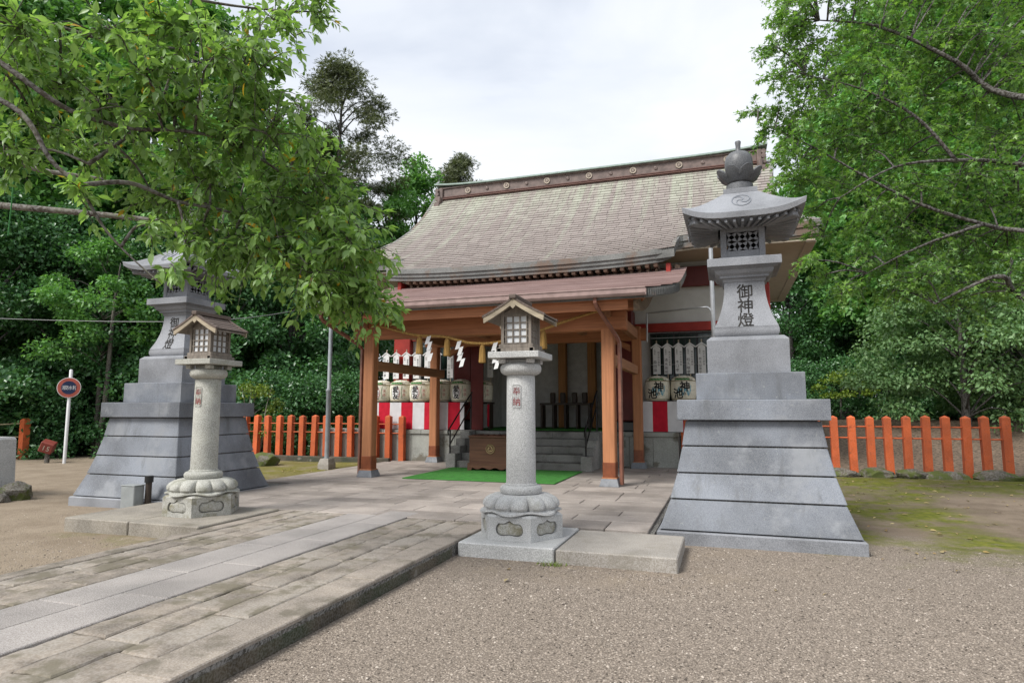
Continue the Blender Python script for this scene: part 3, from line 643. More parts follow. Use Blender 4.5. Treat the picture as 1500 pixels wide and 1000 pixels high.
# ------------------------------------------------------------------ lantern posts
def lantern_post(loc, label, m, mbase):
    T = thing('lantern_post', (0, 0, 0), label, 'lantern', 'pair of granite lantern posts')
    r = 0.485; zb, zt = 0.0, 0.245
    hexp = lambda k, rr: Vector((rr * math.cos(PI / 3 * k), rr * math.sin(PI / 3 * k), 0))
    base = MB(); base.ngon_stack([[hexp(k, r - 0.055) + Vector((0, 0, z)) for k in range(6)] for z in (zb + 0.002, zt - 0.001)])
    base.ngon_stack([[hexp(k, q) + Vector((0, 0, z)) for k in range(6)] for q, z in ((r - 0.06, zt - 0.002), (r - 0.005, zt), (r - 0.03, zt + 0.02), (r - 0.1, zt + 0.03))])
    ol = []
    for k in range(44):                                             # cloud-shaped cartouche outline
        a = 2 * PI * k / 44; x = 0.155 * (abs(math.cos(a)) ** 0.55) * (1 if math.cos(a) > 0 else -1); z = 0.075 * (abs(math.sin(a)) ** 0.7) * (1 if math.sin(a) > 0 else -1)
        if z > 0: z -= 0.012 * abs(math.sin(x * 26)); z += 0.018 * math.exp(-(x / 0.012) ** 2)
        else: z += 0.014 * math.exp(-(x / 0.06) ** 2)
        ol.append((x, z + (zb + zt) / 2))
    bo = None
    plates = []
    for k in range(6):
        p0, p1 = hexp(k, r), hexp(k + 1, r); mid = (p0 + p1) / 2; tx = (p1 - p0).normalized(); nz = Vector((mid.x, mid.y, 0)).normalized(); hw = (p1 - p0).length / 2
        outer = [(-hw, zb), (hw, zb), (hw, zt), (-hw, zt)]
        allp = outer + ol; tris = tessellate_polygon([[Vector((a, b, 0)) for a, b in outer], [Vector((a, b, 0)) for a, b in ol]])
        W = lambda a, b, d: mid + tx * a + Vector((0, 0, b)) + nz * d
        base.add([W(a, b, 0) for a, b in allp], tris)
        n = len(ol); base.add([W(a, b, 0) for a, b in ol] + [W(a, b, -0.035) for a, b in ol], [(i, (i + 1) % n, n + (i + 1) % n, n + i) for i in range(n)])
        pan = MB(); zc = (zb + zt) / 2
        rings = [[W(a * f, zc + (b - zc) * f, d) for a, b in ol] for f, d in ((0.95, -0.045), (0.93, -0.022), (0.8, -0.008), (0.5, -0.002))]
        pan.ngon_stack(rings); plates.append(pan)
    bo = base.build('hexagonal_base', mbase, T)
    for p in plates: p.build('cartouche', 'granite_stain', bo, smooth=True)
    # lotus
    n = 144; P = 6; rings = []
    prof = [(0.42, zt + 0.022), (0.45, zt + 0.032), (0.445, zt + 0.05), (0.395, zt + 0.062), (0.418, zt + 0.09), (0.415, zt + 0.13), (0.385, zt + 0.17), (0.335, zt + 0.20), (0.265, zt + 0.216), (0.20, zt + 0.217)]
    for j, (rr, z) in enumerate(prof):
        ring = []
        for i in range(n):
            a = 2 * PI * i / n; q = (a * P / (2 * PI)) % 1; s = abs(math.sin(PI * P * a / PI / 1 * 0.5))
            lobe = abs(math.sin(a * P)); seam = min(q, 1 - q)
            f = 1.0; dz = 0
            if 2 < j < 8: f += 0.125 * (lobe ** 0.6 - 0.6) - 0.07 * math.exp(-(seam / 0.05) ** 2)
            if j <= 2: f += 0.05 * math.cos(2 * PI * q - PI) ; dz = -0.012 * math.cos(2 * PI * q - PI)
            ring.append((rr * f * math.cos(a), rr * f * math.sin(a), z + dz))
        rings.append(ring)
    MB().ngon_stack(rings).build('lotus_base', m, T, smooth=True)
    z0 = zt + 0.215
    MB().lathe([(0.20, z0), (0.232, z0 + 0.008), (0.242, z0 + 0.035), (0.242, z0 + 0.06), (0.225, z0 + 0.085), (0.195, z0 + 0.095)], n=40).build('base_ring', m, T, smooth=True)
    zs0 = z0 + 0.095; zs1 = 1.80; R0, R1 = 0.170, 0.164
    MB().lathe([(0.185, zs0), (0.185, zs0 + 0.012), (R0, zs0 + 0.022), (R0, zs0 + 0.03), (R1, zs1 - 0.012), (R1 - 0.01, zs1)], n=48).build('shaft', m, T, smooth=True)
    zc = 1.555; rad = lambda z: R0 + (R1 - R0) * (z - zs0) / (zs1 - zs0)
    def cyl(x, z, d=0.0):
        rr = rad(z) + d; a = x / rad(z); return (rr * math.sin(a), -rr * math.cos(a), z)
    # plaque: rounded rectangle rim on the shaft
    pw, ph = 0.052, 0.135; rim = []
    for cx, cz, a0 in ((pw - 0.02, ph - 0.02, 0), (-pw + 0.02, ph - 0.02, 90), (-pw + 0.02, -ph + 0.02, 180), (pw - 0.02, -ph + 0.02, 270)):
        for i in range(5):
            a = math.radians(a0 + 22.5 * i); rim.append((cx + 0.02 * math.cos(a), zc + cz + 0.02 * math.sin(a)))
    pl = MB(); nn = len(rim)
    ins = lambda f, d: [Vector(cyl(a * f, zc + (b - zc) * (1 - (1 - f) * 0.4), d)) for a, b in rim]
    pl.ngon_stack([ins(1.0, 0.0005), ins(1.0, 0.006), ins(0.9, 0.007), ins(0.86, 0.0015), ins(0.4, 0.0018), ins(0.02, 0.002)], cap=False)
    plo = pl.build('plaque', m, T)
    lettering('奉納', 0.098, 'red_ink', plo, lambda x, y: cyl(x * 0.95, zc + y, 0.0045), 1.22, 'inscription')
    MB().lathe([(R1 + 0.012, zs1), (0.20, zs1 + 0.01), (0.232, zs1 + 0.035), (0.24, zs1 + 0.07), (0.235, zs1 + 0.105), (0.22, zs1 + 0.125), (0.21, zs1 + 0.13)], n=44).build('capital', m, T, smooth=True)
    zk = zs1 + 0.131
    for i in (-1, 1):
        for j in (-1, 1): B('bracket_foot', m, T, (i * 0.165, j * 0.165, zk + 0.027), (0.085, 0.085, 0.053), 0.008)
    B('bracket_foot', m, T, (0, 0, zk + 0.025), (0.24, 0.24, 0.05), 0.004)
    zk += 0.054
    B('lamp_slab', m, T, (0, 0, zk + 0.037), (0.60, 0.60, 0.072), 0.006)
    zk += 0.074
    # timber lamp
    L = MB()
    for a in range(2):
        for s_ in (-1, 1):
            for lv, (hh, wd, ln) in enumerate(((0.044, 0.05, 0.46), (0.044, 0.045, 0.41))):
                d = 0.195 - lv * 0.022; zz = zk + 0.022 + lv * 0.046 + (0.004 if a else 0)
                L.box(0 if a == 0 else s_ * d, s_ * d if a == 0 else 0, zz, ln if a == 0 else wd, wd if a == 0 else ln - 0.02, hh, 0.003)
    L.box(0, 0, zk + 0.04, 0.34, 0.34, 0.07)
    L.build('lamp_sill', 'wood_lamp', T)
    z1 = zk + 0.092; H = 0.34; a = 0.165
    lb = MB()
    for i in (-1, 1):
        for j in (-1, 1): lb.box(i * a, j * a, z1 + H / 2 + 0.02, 0.034, 0.034, H + 0.04, 0.003)
    lb.box(0, 0, z1 + H / 2, 0.27, 0.27, H - 0.01)
    lamp = lb.build('lamp_box', 'wood_lamp', T)
    for q in range(4):
        Rm = Matrix.Rotation(q * PI / 2, 3, 'Z')
        pw = 0.298; cw = 0.072; chh = 0.068; x0 = -0.5 * (3 * cw + 2 * 0.012); zb0 = z1 + 0.018
        mt = MB()
        for i in range(4):
            xx = x0 - 0.006 + i * (cw + 0.012); mt.box(xx, -a + 0.004, z1 + 0.172, 0.014, 0.02, 0.312)
        for i in range(5):
            mt.box(0, -a + 0.0055, zb0 - 0.006 + i * (chh + 0.011), 0.2985, 0.02, 0.012)
        mt.box(0, -a + 0.004, z1 + H - 0.004, 0.298, 0.022, 0.03)
        mt.v = [tuple(Rm @ Vector(v)) for v in mt.v]; fr = mt.build('lattice', 'wood_lamp', lamp)
        for i in range(3):
            for k in range(4):
                pb = MB().box(x0 + cw / 2 + i * (cw + 0.012), -a + 0.016, zb0 + chh / 2 + k * (chh + 0.011), cw + 0.004, 0.008, chh + 0.004); pb.v = [tuple(Rm @ Vector(v)) for v in pb.v]; pb.build('pane', 'shoji', lamp)
    # gabled roof, ridge front to back
    zr = z1 + H + 0.155; ye = 0.27; xe = 0.355; drop = 0.20
    sl = lambda t: zr - drop * (1.18 * t - 0.18 * t * t)            # t: 0 ridge .. 1 eave
    rb = MB()
    for s_ in (-1, 1):
        for k in range(8):
            t0, t1 = k / 8, (k + 1) / 8
            rb.ngon_stack([[(s_ * xe * t, y, sl(t) - d) for t, d in ((t0, 0.0), (t1, 0.0), (t1, 0.022), (t0, 0.022))] for y in (-ye + 0.02, ye - 0.02)])
    rb.prism([(-a, z1 + H + 0.0), (a, z1 + H), (a, z1 + H + 0.02), (0, zr - 0.045), (-a, z1 + H + 0.02)], (0, -a + 0.002, 0), (1, 0, 0), (0, 0, 1), (0, 1, 0), 2 * a - 0.004)
    roof = rb.build('roof', 'wood_lamp', T)
    for s_ in (-1, 1):
        for k in range(5):                                          # lapped boards
            t0, t1 = 0.03 + k * 0.198, 0.03 + (k + 1) * 0.198 + 0.015; up_ = 0.014
            MB().ngon_stack([[(s_ * xe * t0, y, sl(t0) + 0.004), (s_ * xe * t1, y, sl(t1) + up_), (s_ * xe * t1, y, sl(t1) + up_ + 0.014), (s_ * xe * t0, y, sl(t0) + 0.018)] for y in (-ye, ye)]).build('roof_board', 'wood_board', roof)
        for y in (-ye - 0.012, ye + 0.012):                         # bargeboards
            bb = MB(); n = 8
            top = [(s_ * xe * 1.02 * i / n, sl(i / n * 1.02) + 0.012) for i in range(n + 1)]; bot = [(s_ * xe * 1.0 * i / n, sl(i / n) - 0.042 - 0.012 * i / n) for i in range(n, -1, -1)]
            bb.ngon_stack([[(p[0], y + d, p[1]) for p in top + bot] for d in (-0.012, 0.012)]).build('bargeboard', 'wood_pale', roof)
            rc = MB(); tp = [(s_ * xe * 1.05 * i / n, sl(i / n * 1.05) + 0.040) for i in range(n + 1)]; bt = [(s_ * xe * 1.05 * i / n, sl(i / n * 1.05) + 0.013) for i in range(n, -1, -1)]
            rc.ngon_stack([[(p[0], y + d, p[1]) for p in tp + bt] for d in (-0.02, 0.03 if y < 0 else 0.02)]).build('verge_board', 'wood_board', roof)
    mbx = MB(); mbx.box(0, 0, zr + 0.036, 0.085, 2 * ye + 0.10, 0.05, 0.006); mbx.build('ridge_board', 'wood_board', roof)
    gp = MB(); gp.prism([(0.0, 0.022), (0.022, 0.012), (0.03, -0.01), (0.018, -0.022), (0, -0.04), (-0.018, -0.022), (-0.03, -0.01), (-0.022, 0.012)], (0, -ye - 0.03, zr - 0.062), (1, 0, 0), (0, 0, 1), (0, 1, 0), 0.012); gp.build('gable_pendant', 'wood_pale', roof)
    T.location = loc
    return T
lantern_post((-2.235, 6.975, 0.148), 'pale granite lantern post with wooden lamp, standing before the offering box', 'granite_light', 'granite_light')
lantern_post((-6.745, 6.90, 0.173), 'yellowed granite lantern post with wooden lamp, standing before the stepped pedestal', 'granite_aged', 'granite_stain')
tb = thing('utility_box', (-8.55, 7.40, 0.0), 'small zinc box with black capped stub at the foot of the stepped pedestal', 'utility box')
B('housing', 'zinc', tb, (-8.60, 7.42, 0.19), (0.27, 0.18, 0.42), 0.01); B('lid', 'zinc', tb, (-8.60, 7.42, 0.408), (0.28, 0.19, 0.015), 0.004)
MB().lathe([(0.045, 0.0), (0.045, 0.44), (0.04, 0.445)], -8.42, 7.54, 14).build('stub', 'interior_dark', tb); MB().lathe([(0.062, 0.445), (0.062, 0.54), (0.055, 0.545)], -8.42, 7.54, 14).build('cap', 'iron', tb)

# ------------------------------------------------------------------ shrine hall
H = thing('shrine_hall', (-4.6, 15.85, 0.15), 'red and white shrine hall with copper shingle roof and orange timber porch', 'shrine')
# platform
plat = MB(); plat.box(-6.2, 16.32, 0.46, 10.1, 0.88, 0.88); plat.box(-4.15, 20.1, 0.465, 10.9, 6.7, 0.89)
platform = plat.build('platform', 'mortar', H)
q = run(-11.3, -6.52, 0.55, 0.75)[:-1] + [-6.52]
for a, b in zip(q, q[1:]): B('facing_slab', 'platform', platform, ((a + b) / 2, 15.865, 0.52), (b - a - 0.006, 0.04, 0.74), 0.005)
q = [-2.88, -2.25, -1.68, -1.12]
for a, b in zip(q, q[1:]): B('facing_slab', 'platform', platform, ((a + b) / 2, 15.865, 0.52), (b - a - 0.006, 0.04, 0.74), 0.005)
B('facing_slab', 'platform', platform, (-1.105, 16.22, 0.52), (0.04, 0.66, 0.74), 0.005)
for lo, hi in ((-11.35, -6.3), (-3.1, -1.06)):
    q = run(lo, hi, 0.9, 1.3)
    for a, b in zip(q, q[1:]): B('coping_stone', 'platform', platform, ((a + b) / 2, 16.17, 0.945), (b - a - 0.005, 0.74, 0.11), 0.012)
B('carpet', 'turf', H, (-4.65, 18.1, 1.012), (4.6, 3.6, 0.02), 0.004)
# steps
steps = MB().box(-4.7, 15.2, 0.2, 3.0, 1.1, 0.2).build('stone_steps', 'mortar', H)
for k in range(5):
    zt_ = 0.15 + 0.17 * (k + 1); y0_ = 14.35 + 0.30 * k; y1_ = 15.80
    q = [-6.25] + sorted(random.uniform(-5.6, -3.8) for _ in range(2)) + [-3.15]
    if q[2] - q[1] < 0.5: q.pop(1)
    for a, b in zip(q, q[1:]): B('step_block', 'step', steps, ((a + b) / 2, (y0_ + min(y1_, y0_ + 0.5)) / 2, zt_ - 0.086), (b - a - 0.005, min(y1_, y0_ + 0.5) - y0_, 0.168), 0.010)
    for x in (-6.38, -3.02):
        hgt = zt_ + 0.02 - 0.15 + (0.15 if k < 4 else 0.0); B('cheek_block', 'step', steps, (x, y0_ - 0.10 + 0.15, 0.15 + hgt / 2), (0.255, 0.297, hgt), 0.010)
for x in (-6.42, -3.03):
    rl = MB(); rl.tube([(x, 14.32, 0.38), (x, 14.32, 1.06)], 0.021, 10); rl.tube([(x, 15.66, 1.0), (x, 15.66, 1.96)], 0.021, 10)
    rl.tube(smoothcurve([(x, 14.22, 0.94), (x, 14.20, 1.0), (x, 14.26, 1.08), (x, 14.9, 1.50), (x, 15.72, 2.02)], 4), 0.019, 8)
    rl.tube(smoothcurve([(x, 14.34, 0.60), (x, 14.30, 0.66), (x, 14.36, 0.74), (x, 14.9, 1.12), (x, 15.70, 1.66)], 4), 0.017, 8)
    rl.build('handrail', 'iron', H, smooth=True)
# walls, columns, beams
WY = 16.75
for x0, x1 in ((-9.25, -6.6), (-2.6, 1.1)): B('wall', 'plaster', H, ((x0 + x1) / 2, WY + 0.08, 3.2), (x1 - x0, 0.12, 4.4), 0)
B('wall', 'plaster', H, (-4.6, WY + 0.08, 4.72), (3.99, 0.11, 1.5), 0)
B('wall', 'plaster', H, (-9.2, 20.0, 3.2), (0.12, 6.3, 4.4), 0); B('wall', 'plaster', H, (1.05, 20.0, 3.2), (0.12, 6.3, 4.4), 0); B('wall', 'plaster', H, (-4.08, 23.2, 3.2), (10.3, 0.12, 4.4), 0)
for x, w in ((-9.02, 0.54), (0.9, 0.54)): B('corner_column', 'red', H, (x, 16.82, 2.85), (w, 0.5, 3.7), 0.02)
B('door_jamb', 'maroon', H, (-6.39, 16.02, 2.36), (0.36, 0.06, 2.7), 0.008)
for x in (-6.92, -2.44):
    c = B('entrance_column', 'maroon', H, (x, 16.48, 2.7), (0.54, 0.54, 2.88), 0.03); B('column_base', 'dark_stone', c, (x, 16.48, 1.13), (0.74, 0.74, 0.25), 0.03)
for x0, x1 in ((-8.73, -7.12), (-2.16, 0.62)):
    B('red_beam', 'red', H, ((x0 + x1) / 2, 16.70, 3.685), (x1 - x0, 0.10, 0.23), 0.008)
for x0, x1 in ((-9.3, 1.15),): B('dark_beam', 'maroon', H, ((x0 + x1) / 2, 16.66, 4.98), (x1 - x0, 0.14, 0.52), 0.01)
B('lintel', 'maroon', H, (-4.64, 16.42, 3.92), (4.38, 0.3, 0.5), 0.01)
def window(x0, x1, z0, z1, ncol):
    w = B('window', 'iron', H, ((x0 + x1) / 2, 16.675, (z0 + z1) / 2), (x1 - x0, 0.03, z1 - z0), 0.004)
    n = max(1, round((x1 - x0) / 0.62)); cw = (x1 - x0 - 0.06) / n
    for i in range(n): B('pane', 'glass_dark', w, (x0 + 0.03 + cw * (i + 0.5), 16.656, (z0 + z1) / 2), (cw - 0.05, 0.012, z1 - z0 - 0.1), 0.002)
    m = round((x1 - x0) / 0.15)
    for i in range(m + 1): B('lattice_bar', 'iron', w, (x0 + 0.02 + (x1 - x0 - 0.04) * i / m, 16.60, (z0 + z1) / 2), (0.012, 0.012, z1 - z0), 0)
    for z in (z1 - 0.03, z1 - 0.13): B('lattice_rail', 'bars' if z < z1 - 0.05 else 'iron', w, ((x0 + x1) / 2, 16.585, z), (x1 - x0, 0.014, 0.02), 0)
    for z in (z0 + 0.55 * (z1 - z0), z0 + 0.3 * (z1 - z0), z0 + 0.08): B('lattice_rail', 'bars', w, ((x0 + x1) / 2, 16.5855, z), (x1 - x0, 0.012, 0.014), 0)
window(-1.78, 0.58, 1.7, 3.53, 4); window(-8.42, -7.16, 1.7, 3.53, 2)
# interior
B('interior_wall', 'interior', H, (-4.6, 18.95, 2.3), (4.2, 0.1, 2.6), 0); B('interior_wall', 'interior', H, (-6.75, 18.6, 2.3), (0.1, 3.5, 2.6), 0); B('interior_wall', 'interior', H, (-2.45, 18.6, 2.3), (0.1, 3.5, 2.6), 0)
B('interior_ceiling', 'interior_dark', H, (-4.6, 18.6, 3.9), (4.4, 3.6, 0.08), 0)
for x in (-5.75, -4.62, -3.72, -2.95): B('interior_pillar', 'interior_wood', H, (x, 18.6, 2.45), (0.24, 0.24, 2.86), 0.02)
t_ = B('altar_table', 'interior_dark', H, (-4.35, 17.9, 1.72), (1.5, 0.4, 0.06), 0.01)
for x in (-5.05, -4.7, -4.35, -4.0, -3.65): B('table_leg', 'interior_dark', t_, (x, 17.9, 1.355), (0.06, 0.36, 0.665), 0.005)
for x in (-4.75, -4.45, -4.1, -3.8): B('altar_stand', 'interior_dark', t_, (x, 17.9, 1.90), (0.14, 0.14, 0.30), 0.02)
# porch
POSTS = [(-7.17, 11.82), (-2.045, 11.82), (-7.5, 15.68), (-2.0, 15.62)]
for i, (x, y) in enumerate(POSTS):
    w = 0.235 if i < 2 else 0.22
    p = B('porch_post', 'wood', H, (x, y, 1.95), (w, w, 3.3), 0.018)
    MB().square_stack([(0.178, 0.15), (0.178, 0.165), (0.145, 0.285), (0.142, 0.29)], x, y).build('stone_foot', 'granite_dark', p)
    B('copper_shoe', 'copper_shoe', p, (x, y, 0.445), (w + 0.012, w + 0.012, 0.305), 0.018); B('shoe_rim', 'wood', p, (x, y, 0.302), (w + 0.045, w + 0.045, 0.022), 0.004)
B('porch_beam', 'wood_x', H, (-4.61, 11.82, 3.235), (5.85, 0.25, 0.37), 0.02)
B('porch_beam', 'wood_x', H, (-4.61, 11.80, 3.515), (6.24, 0.30, 0.185), 0.015)
B('porch_beam', 'wood_x', H, (-4.75, 15.65, 3.40), (6.0, 0.22, 0.30), 0.015)
for x, x2 in ((-7.25, -7.25), (-2.03, -2.03)):
    B('tie_beam', 'wood_y', H, (x, 13.75, 2.515), (0.13, 3.75, 0.21), 0.01); B('tie_beam', 'wood_y', H, (x, 13.75, 3.40), (0.15, 4.3, 0.24), 0.01)
for x in (-4.6, -3.3, -5.9): B('cross_beam', 'wood_y', H, (x, 13.75, 3.52), (0.14, 3.7, 0.2), 0.01)
# knee brace seen under the beam
for x, s_ in ((-7.05, 1), (-2.15, -1)):
    bm_ = MB(); bm_.prism([(0, 0), (0.62 * s_, 0.34), (0.62 * s_, 0.44), (0, 0.16)], (x, 15.58, 2.98), (1, 0, 0), (0, 0, 1), (0, 1, 0), 0.12); bm_.build('knee_brace', 'wood_x', H)
pz = lambda y: 3.66 + 0.25 * (y - 11.0) + 0.012 * (y - 11.0) ** 2
def pw_(y):
    t = min(1, max(0, (y - 11.0) / 0.95)); return 3.34 + 0.53 * (1 - (1 - t) ** 2.2)
PC = -4.6
pr = MB(); rows_ = [11.0 + 0.95 * (i / 10) for i in range(11)] + [12.4, 13, 13.6, 14.2, 14.9]
for sgn_top, off in ((1, 0.0),):
    rings = []
    vs = []; fs = []
    for y in rows_:
        for d in (0.0, 0.15):
            for i in range(9): vs.append((PC + pw_(y) * (-1 + 2 * i / 8), y, pz(y) - 0.012 - d + (0.02 * abs(-1 + 2 * i / 8) ** 6 if d == 0 else 0)))
    w = 9
    for r_ in range(len(rows_) - 1):
        for i in range(8):
            a = r_ * 18 + i; fs.append((a, a + 1, a + 19, a + 18)); a += 9; fs.append((a, a + 1, a + 19, a + 18))
        for e_ in (0, 8): a = r_ * 18 + e_; fs.append((a, a + 9, a + 27, a + 18))
    for i in range(8): fs.append((i, i + 1, i + 10, i + 9)); a = (len(rows_) - 1) * 18 + i; fs.append((a, a + 1, a + 10, a + 9))
    pr.add(vs, fs)
proof = pr.build('porch_roof', 'fascia', H)
yy = 10.97; k = 0
while yy < 14.8:                                                    # lapped copper sheets
    y1 = yy + 0.27; ms = [yy + 0.27 * i / 3 for i in range(4)]; vs = []
    for y in ms:
        wv = pw_(y) + 0.02; lift = 0.016 * (1 - (y - yy) / 0.27)
        for i in range(13): u = -1 + 2 * i / 12; vs.append((PC + wv * u, y, pz(y) + lift + 0.02 * abs(u) ** 6))
    fs = [(j * 13 + i, j * 13 + i + 1, (j + 1) * 13 + i + 1, (j + 1) * 13 + i) for j in range(3) for i in range(12)]
    sh = MB(); sh.add(vs, fs); sh.add([vs[i] for i in range(13)] + [(vs[i][0], vs[i][1], vs[i][2] - 0.018) for i in range(13)], [(i, i + 1, 14 + i, 13 + i) for i in range(12)])
    sh.build('roof_sheet', 'porch_copper', proof); yy = y1
for sg in (-1, 1):                                                  # ribbed rounded corners of the porch eave
    rb = MB()
    for i in range(30):
        y = 11.0 + 0.98 * (i + 0.5) / 30; x = PC + sg * (pw_(y) + 0.012); rb.box(x, y, pz(y) - 0.075, 0.02, 0.014, 0.13)
    rb.build('eave_ribs', 'fascia', proof, kind='stuff')
g_ = MB(); g_.prism([(-0.085, 0.075), (-0.085, 0.055), (-0.07, 0.05), (-0.065, -0.03), (-0.035, -0.07), (0.035, -0.07), (0.06, -0.03), (0.06, 0.06), (0.05, 0.06), (0.05, -0.02), (0.03, -0.055), (-0.03, -0.055), (-0.055, -0.02), (-0.06, 0.075)], (-8.0, 10.92, 3.60), (0, 1, 0), (0, 0, 1), (1, 0, 0), 6.78)
gut = g_.build('gutter', 'gutter', H)
for pts in ([(-2.12, 10.95, 3.56), (-2.12, 10.96, 3.45), (-2.10, 11.02, 3.38), (-1.86, 11.72, 2.90), (-1.83, 11.80, 2.80), (-1.83, 11.80, 0.18)],
            [(-7.86, 10.95, 3.56), (-7.86, 10.96, 3.45), (-7.84, 11.02, 3.38), (-7.42, 11.72, 2.94), (-7.38, 11.80, 2.84), (-7.38, 11.80, 0.18)]):
    MB().tube(pts, 0.042, 4).build('downpipe', 'pipe', gut)
q = [-8.05 + 0.43 * i for i in range(17)]
bd = MB()
for x in q: pass
for i, x in enumerate(np.arange(-7.85, -1.2, 0.36)):                # porch rafters under the sheets
    r_ = MB(); L = 4.0; a_ = math.atan2(pz(14.9) - pz(11.05), 3.85); m3 = Matrix.Rotation(a_, 3, 'X')
    r_.box(x, 13.2, pz(13.2) - 0.20, 0.07, L - 0.3, 0.06, 0.004, mat=m3); r_.build('porch_rafter', 'wood_x', proof)
sb = MB(); sb.ngon_stack([[(x, 11.03, pz(11.03) - 0.165), (x, 15.0, pz(15.0) - 0.165), (x, 15.0, pz(15.0) - 0.178), (x, 11.03, pz(11.03) - 0.178)] for x in (-7.9, -1.3)]); sb.build('soffit_boards', 'wood_x', proof)
B('eave_plank', 'wood_x', proof, (-4.66, 11.12, 3.425), (6.2, 0.035, 0.21), 0.006)
for x in (-1.42, -7.78):                                            # weathered bargeboards
    bb = MB(); n = 10; top = [(11.15 + 2.6 * i / n, pz(11.15 + 2.6 * i / n) - 0.14) for i in range(n + 1)]
    bot = [(11.15 + 2.6 * i / n, pz(11.15 + 2.6 * i / n) - 0.40 - 0.10 * math.sin(PI * i / n)) for i in range(n, -1, -1)]
    bb.ngon_stack([[(x + d, p[0], p[1]) for p in top + bot] for d in (-0.05, 0.05)]).build('bargeboard', 'wood_grey', proof)

# main roof
_yy = np.array([14.3, 15.4, 16.6, 18.0, 19.0, 20.1]); _zz = np.array([5.10, 5.66, 6.36, 7.32, 8.13, 9.10]); _pf = np.polyfit(_yy - 17, _zz, 3)
YR = 20.2; XH = -4.05
def S(x, y):
    if y > YR: y = 2 * YR - y
    z = float(np.polyval(_pf, y - 17)); t = max(0.0, 1 - (y - 14.3) / 4.0)
    return z + 0.10 * t * min(1.22, abs((x + 4.6) / 3.66)) ** 3 + (0.05 * max(0, abs(x + 4.05) - 5.2) if y < 17 else 0)
def half(y):
    if y > YR: y = 2 * YR - y
    return float(np.interp(y, [14.3, 15.4, 15.8, 16.4, 17.0, 18.0, 19.0, 19.8, 20.2], [6.35, 6.30, 6.02, 5.80, 5.66, 5.56, 5.58, 5.68, 5.72]))
EX0, EX1 = -8.30, -0.95
rf = MB(); ysamp = list(np.linspace(15.4, 25.0, 37)); nxs = 24
vs = []; fs = []
for y in ysamp:
    for d in (0.02, 0.30):
        for i in range(nxs + 1):
            x = XH + half(y) * (-1 + 2 * i / nxs); vs.append((x, y, S(x, y) - d))
w = nxs + 1
for r_ in range(len(ysamp) - 1):
    for i in range(nxs):
        for o_ in (0, w): a = r_ * 2 * w + o_ + i; fs.append((a, a + 1, a + 2 * w + 1, a + 2 * w))
    for e_ in (0, nxs): a = r_ * 2 * w + e_; fs.append((a, a + w, a + 3 * w, a + 2 * w))
for r_ in (0, len(ysamp) - 1):
    for i in range(nxs): a = r_ * 2 * w + i; fs.append((a, a + 1, a + w + 1, a + w))
rf.add(vs, fs)
for y0_, y1_ in zip(np.linspace(14.32, 15.40, 7)[:-1], np.linspace(14.32, 15.40, 7)[1:]):
    n_ = 16; vs = []
    for y in (y0_, y1_):
        for d in (0.02, 0.22): vs += [(EX0 + (EX1 - EX0) * i / n_, y, S(EX0 + (EX1 - EX0) * i / n_, y) - d) for i in range(n_ + 1)]
    w = n_ + 1; fs = []
    for i in range(n_): fs += [(i, i + 1, 2 * w + i + 1, 2 * w + i), (w + i, w + i + 1, 3 * w + i + 1, 3 * w + i), (i, i + 1, w + i + 1, w + i)]
    for e_ in (0, n_): fs.append((e_, w + e_, 3 * w + e_, 2 * w + e_))
    rf.add(vs, fs)
mroof = rf.build('main_roof', 'fascia', H)
sh = MB(); rr = random.Random(5)                                    # thousands of small lapped shingles
ycur = 14.30; row = 0
while ycur < 20.05:
    sl_ = (S(-4.6, ycur + 0.05) - S(-4.6, ycur)) / 0.05; dy = 0.205 / math.sqrt(1 + sl_ * sl_); y1 = min(ycur + dy, 20.1)
    if ycur < 15.38: xa, xb = EX0 - 0.02, EX1 + 0.02
    else: xa, xb = XH - half(ycur) - 0.02, XH + half(ycur) + 0.02
    x = xa - rr.uniform(0, 0.3)
    while x < xb:
        x1 = x + 0.335 + rr.uniform(-.02, .02); a, b = max(x + 0.004, xa), min(x1 - 0.004, xb)
        if b - a > 0.03:
            l = 0.027 + rr.uniform(-.003, .004); z0 = (S(a, ycur), S(b, ycur)); z1 = (S(a, y1 + 0.01), S(b, y1 + 0.01))
            sh.add([(a, ycur - 0.01, z0[0] + l), (b, ycur - 0.01, z0[1] + l), (b, y1 + 0.01, z1[1] + 0.004), (a, y1 + 0.01, z1[0] + 0.004), (a, ycur - 0.006, z0[0] + l - 0.016), (b, ycur - 0.006, z0[1] + l - 0.016)], [(0, 1, 2, 3), (4, 5, 1, 0)])
        x = x1
    ycur = y1; row += 1
sh.build('shingles', 'shingle', mroof, kind='stuff')
def sweep(plan, d0, d1, thick, inset):                              # eave band along a plan line, inward = left of travel
    mb = MB(); n = len(plan); rings = []
    for i, (x, y) in enumerate(plan):
        x0, y0 = plan[max(i - 1, 0)]; x1, y1 = plan[min(i + 1, n - 1)]; t = Vector((x1 - x0, y1 - y0)).normalized(); nn = Vector((-t.y, t.x))
        o = Vector((x, y)) + nn * inset; q2 = Vector((x, y)) + nn * (inset + thick); z = S(x, max(y, 14.3))
        rings.append([(o.x, o.y, z - d0), (o.x, o.y, z - d1), (q2.x, q2.y, z - d1), (q2.x, q2.y, z - d0)])
    return mb.ngon_stack(rings)
plan = [(XH - 6.3, 15.37), (-9.4, 15.37), (-8.42, 15.37), (-8.36, 15.2), (-8.36, 14.6), (-8.28, 14.28)] + [(-8.28 + 6.9 * i / 14, 14.28) for i in range(1, 15)] + [(-1.16, 14.33), (-1.0, 14.48), (-0.93, 14.72), (-0.91, 15.05), (-0.88, 15.3), (-0.80, 15.36), (0.0, 15.37), (0.8, 15.37), (1.5, 15.37), (2.0, 15.37), (XH + 6.32, 15.37)]
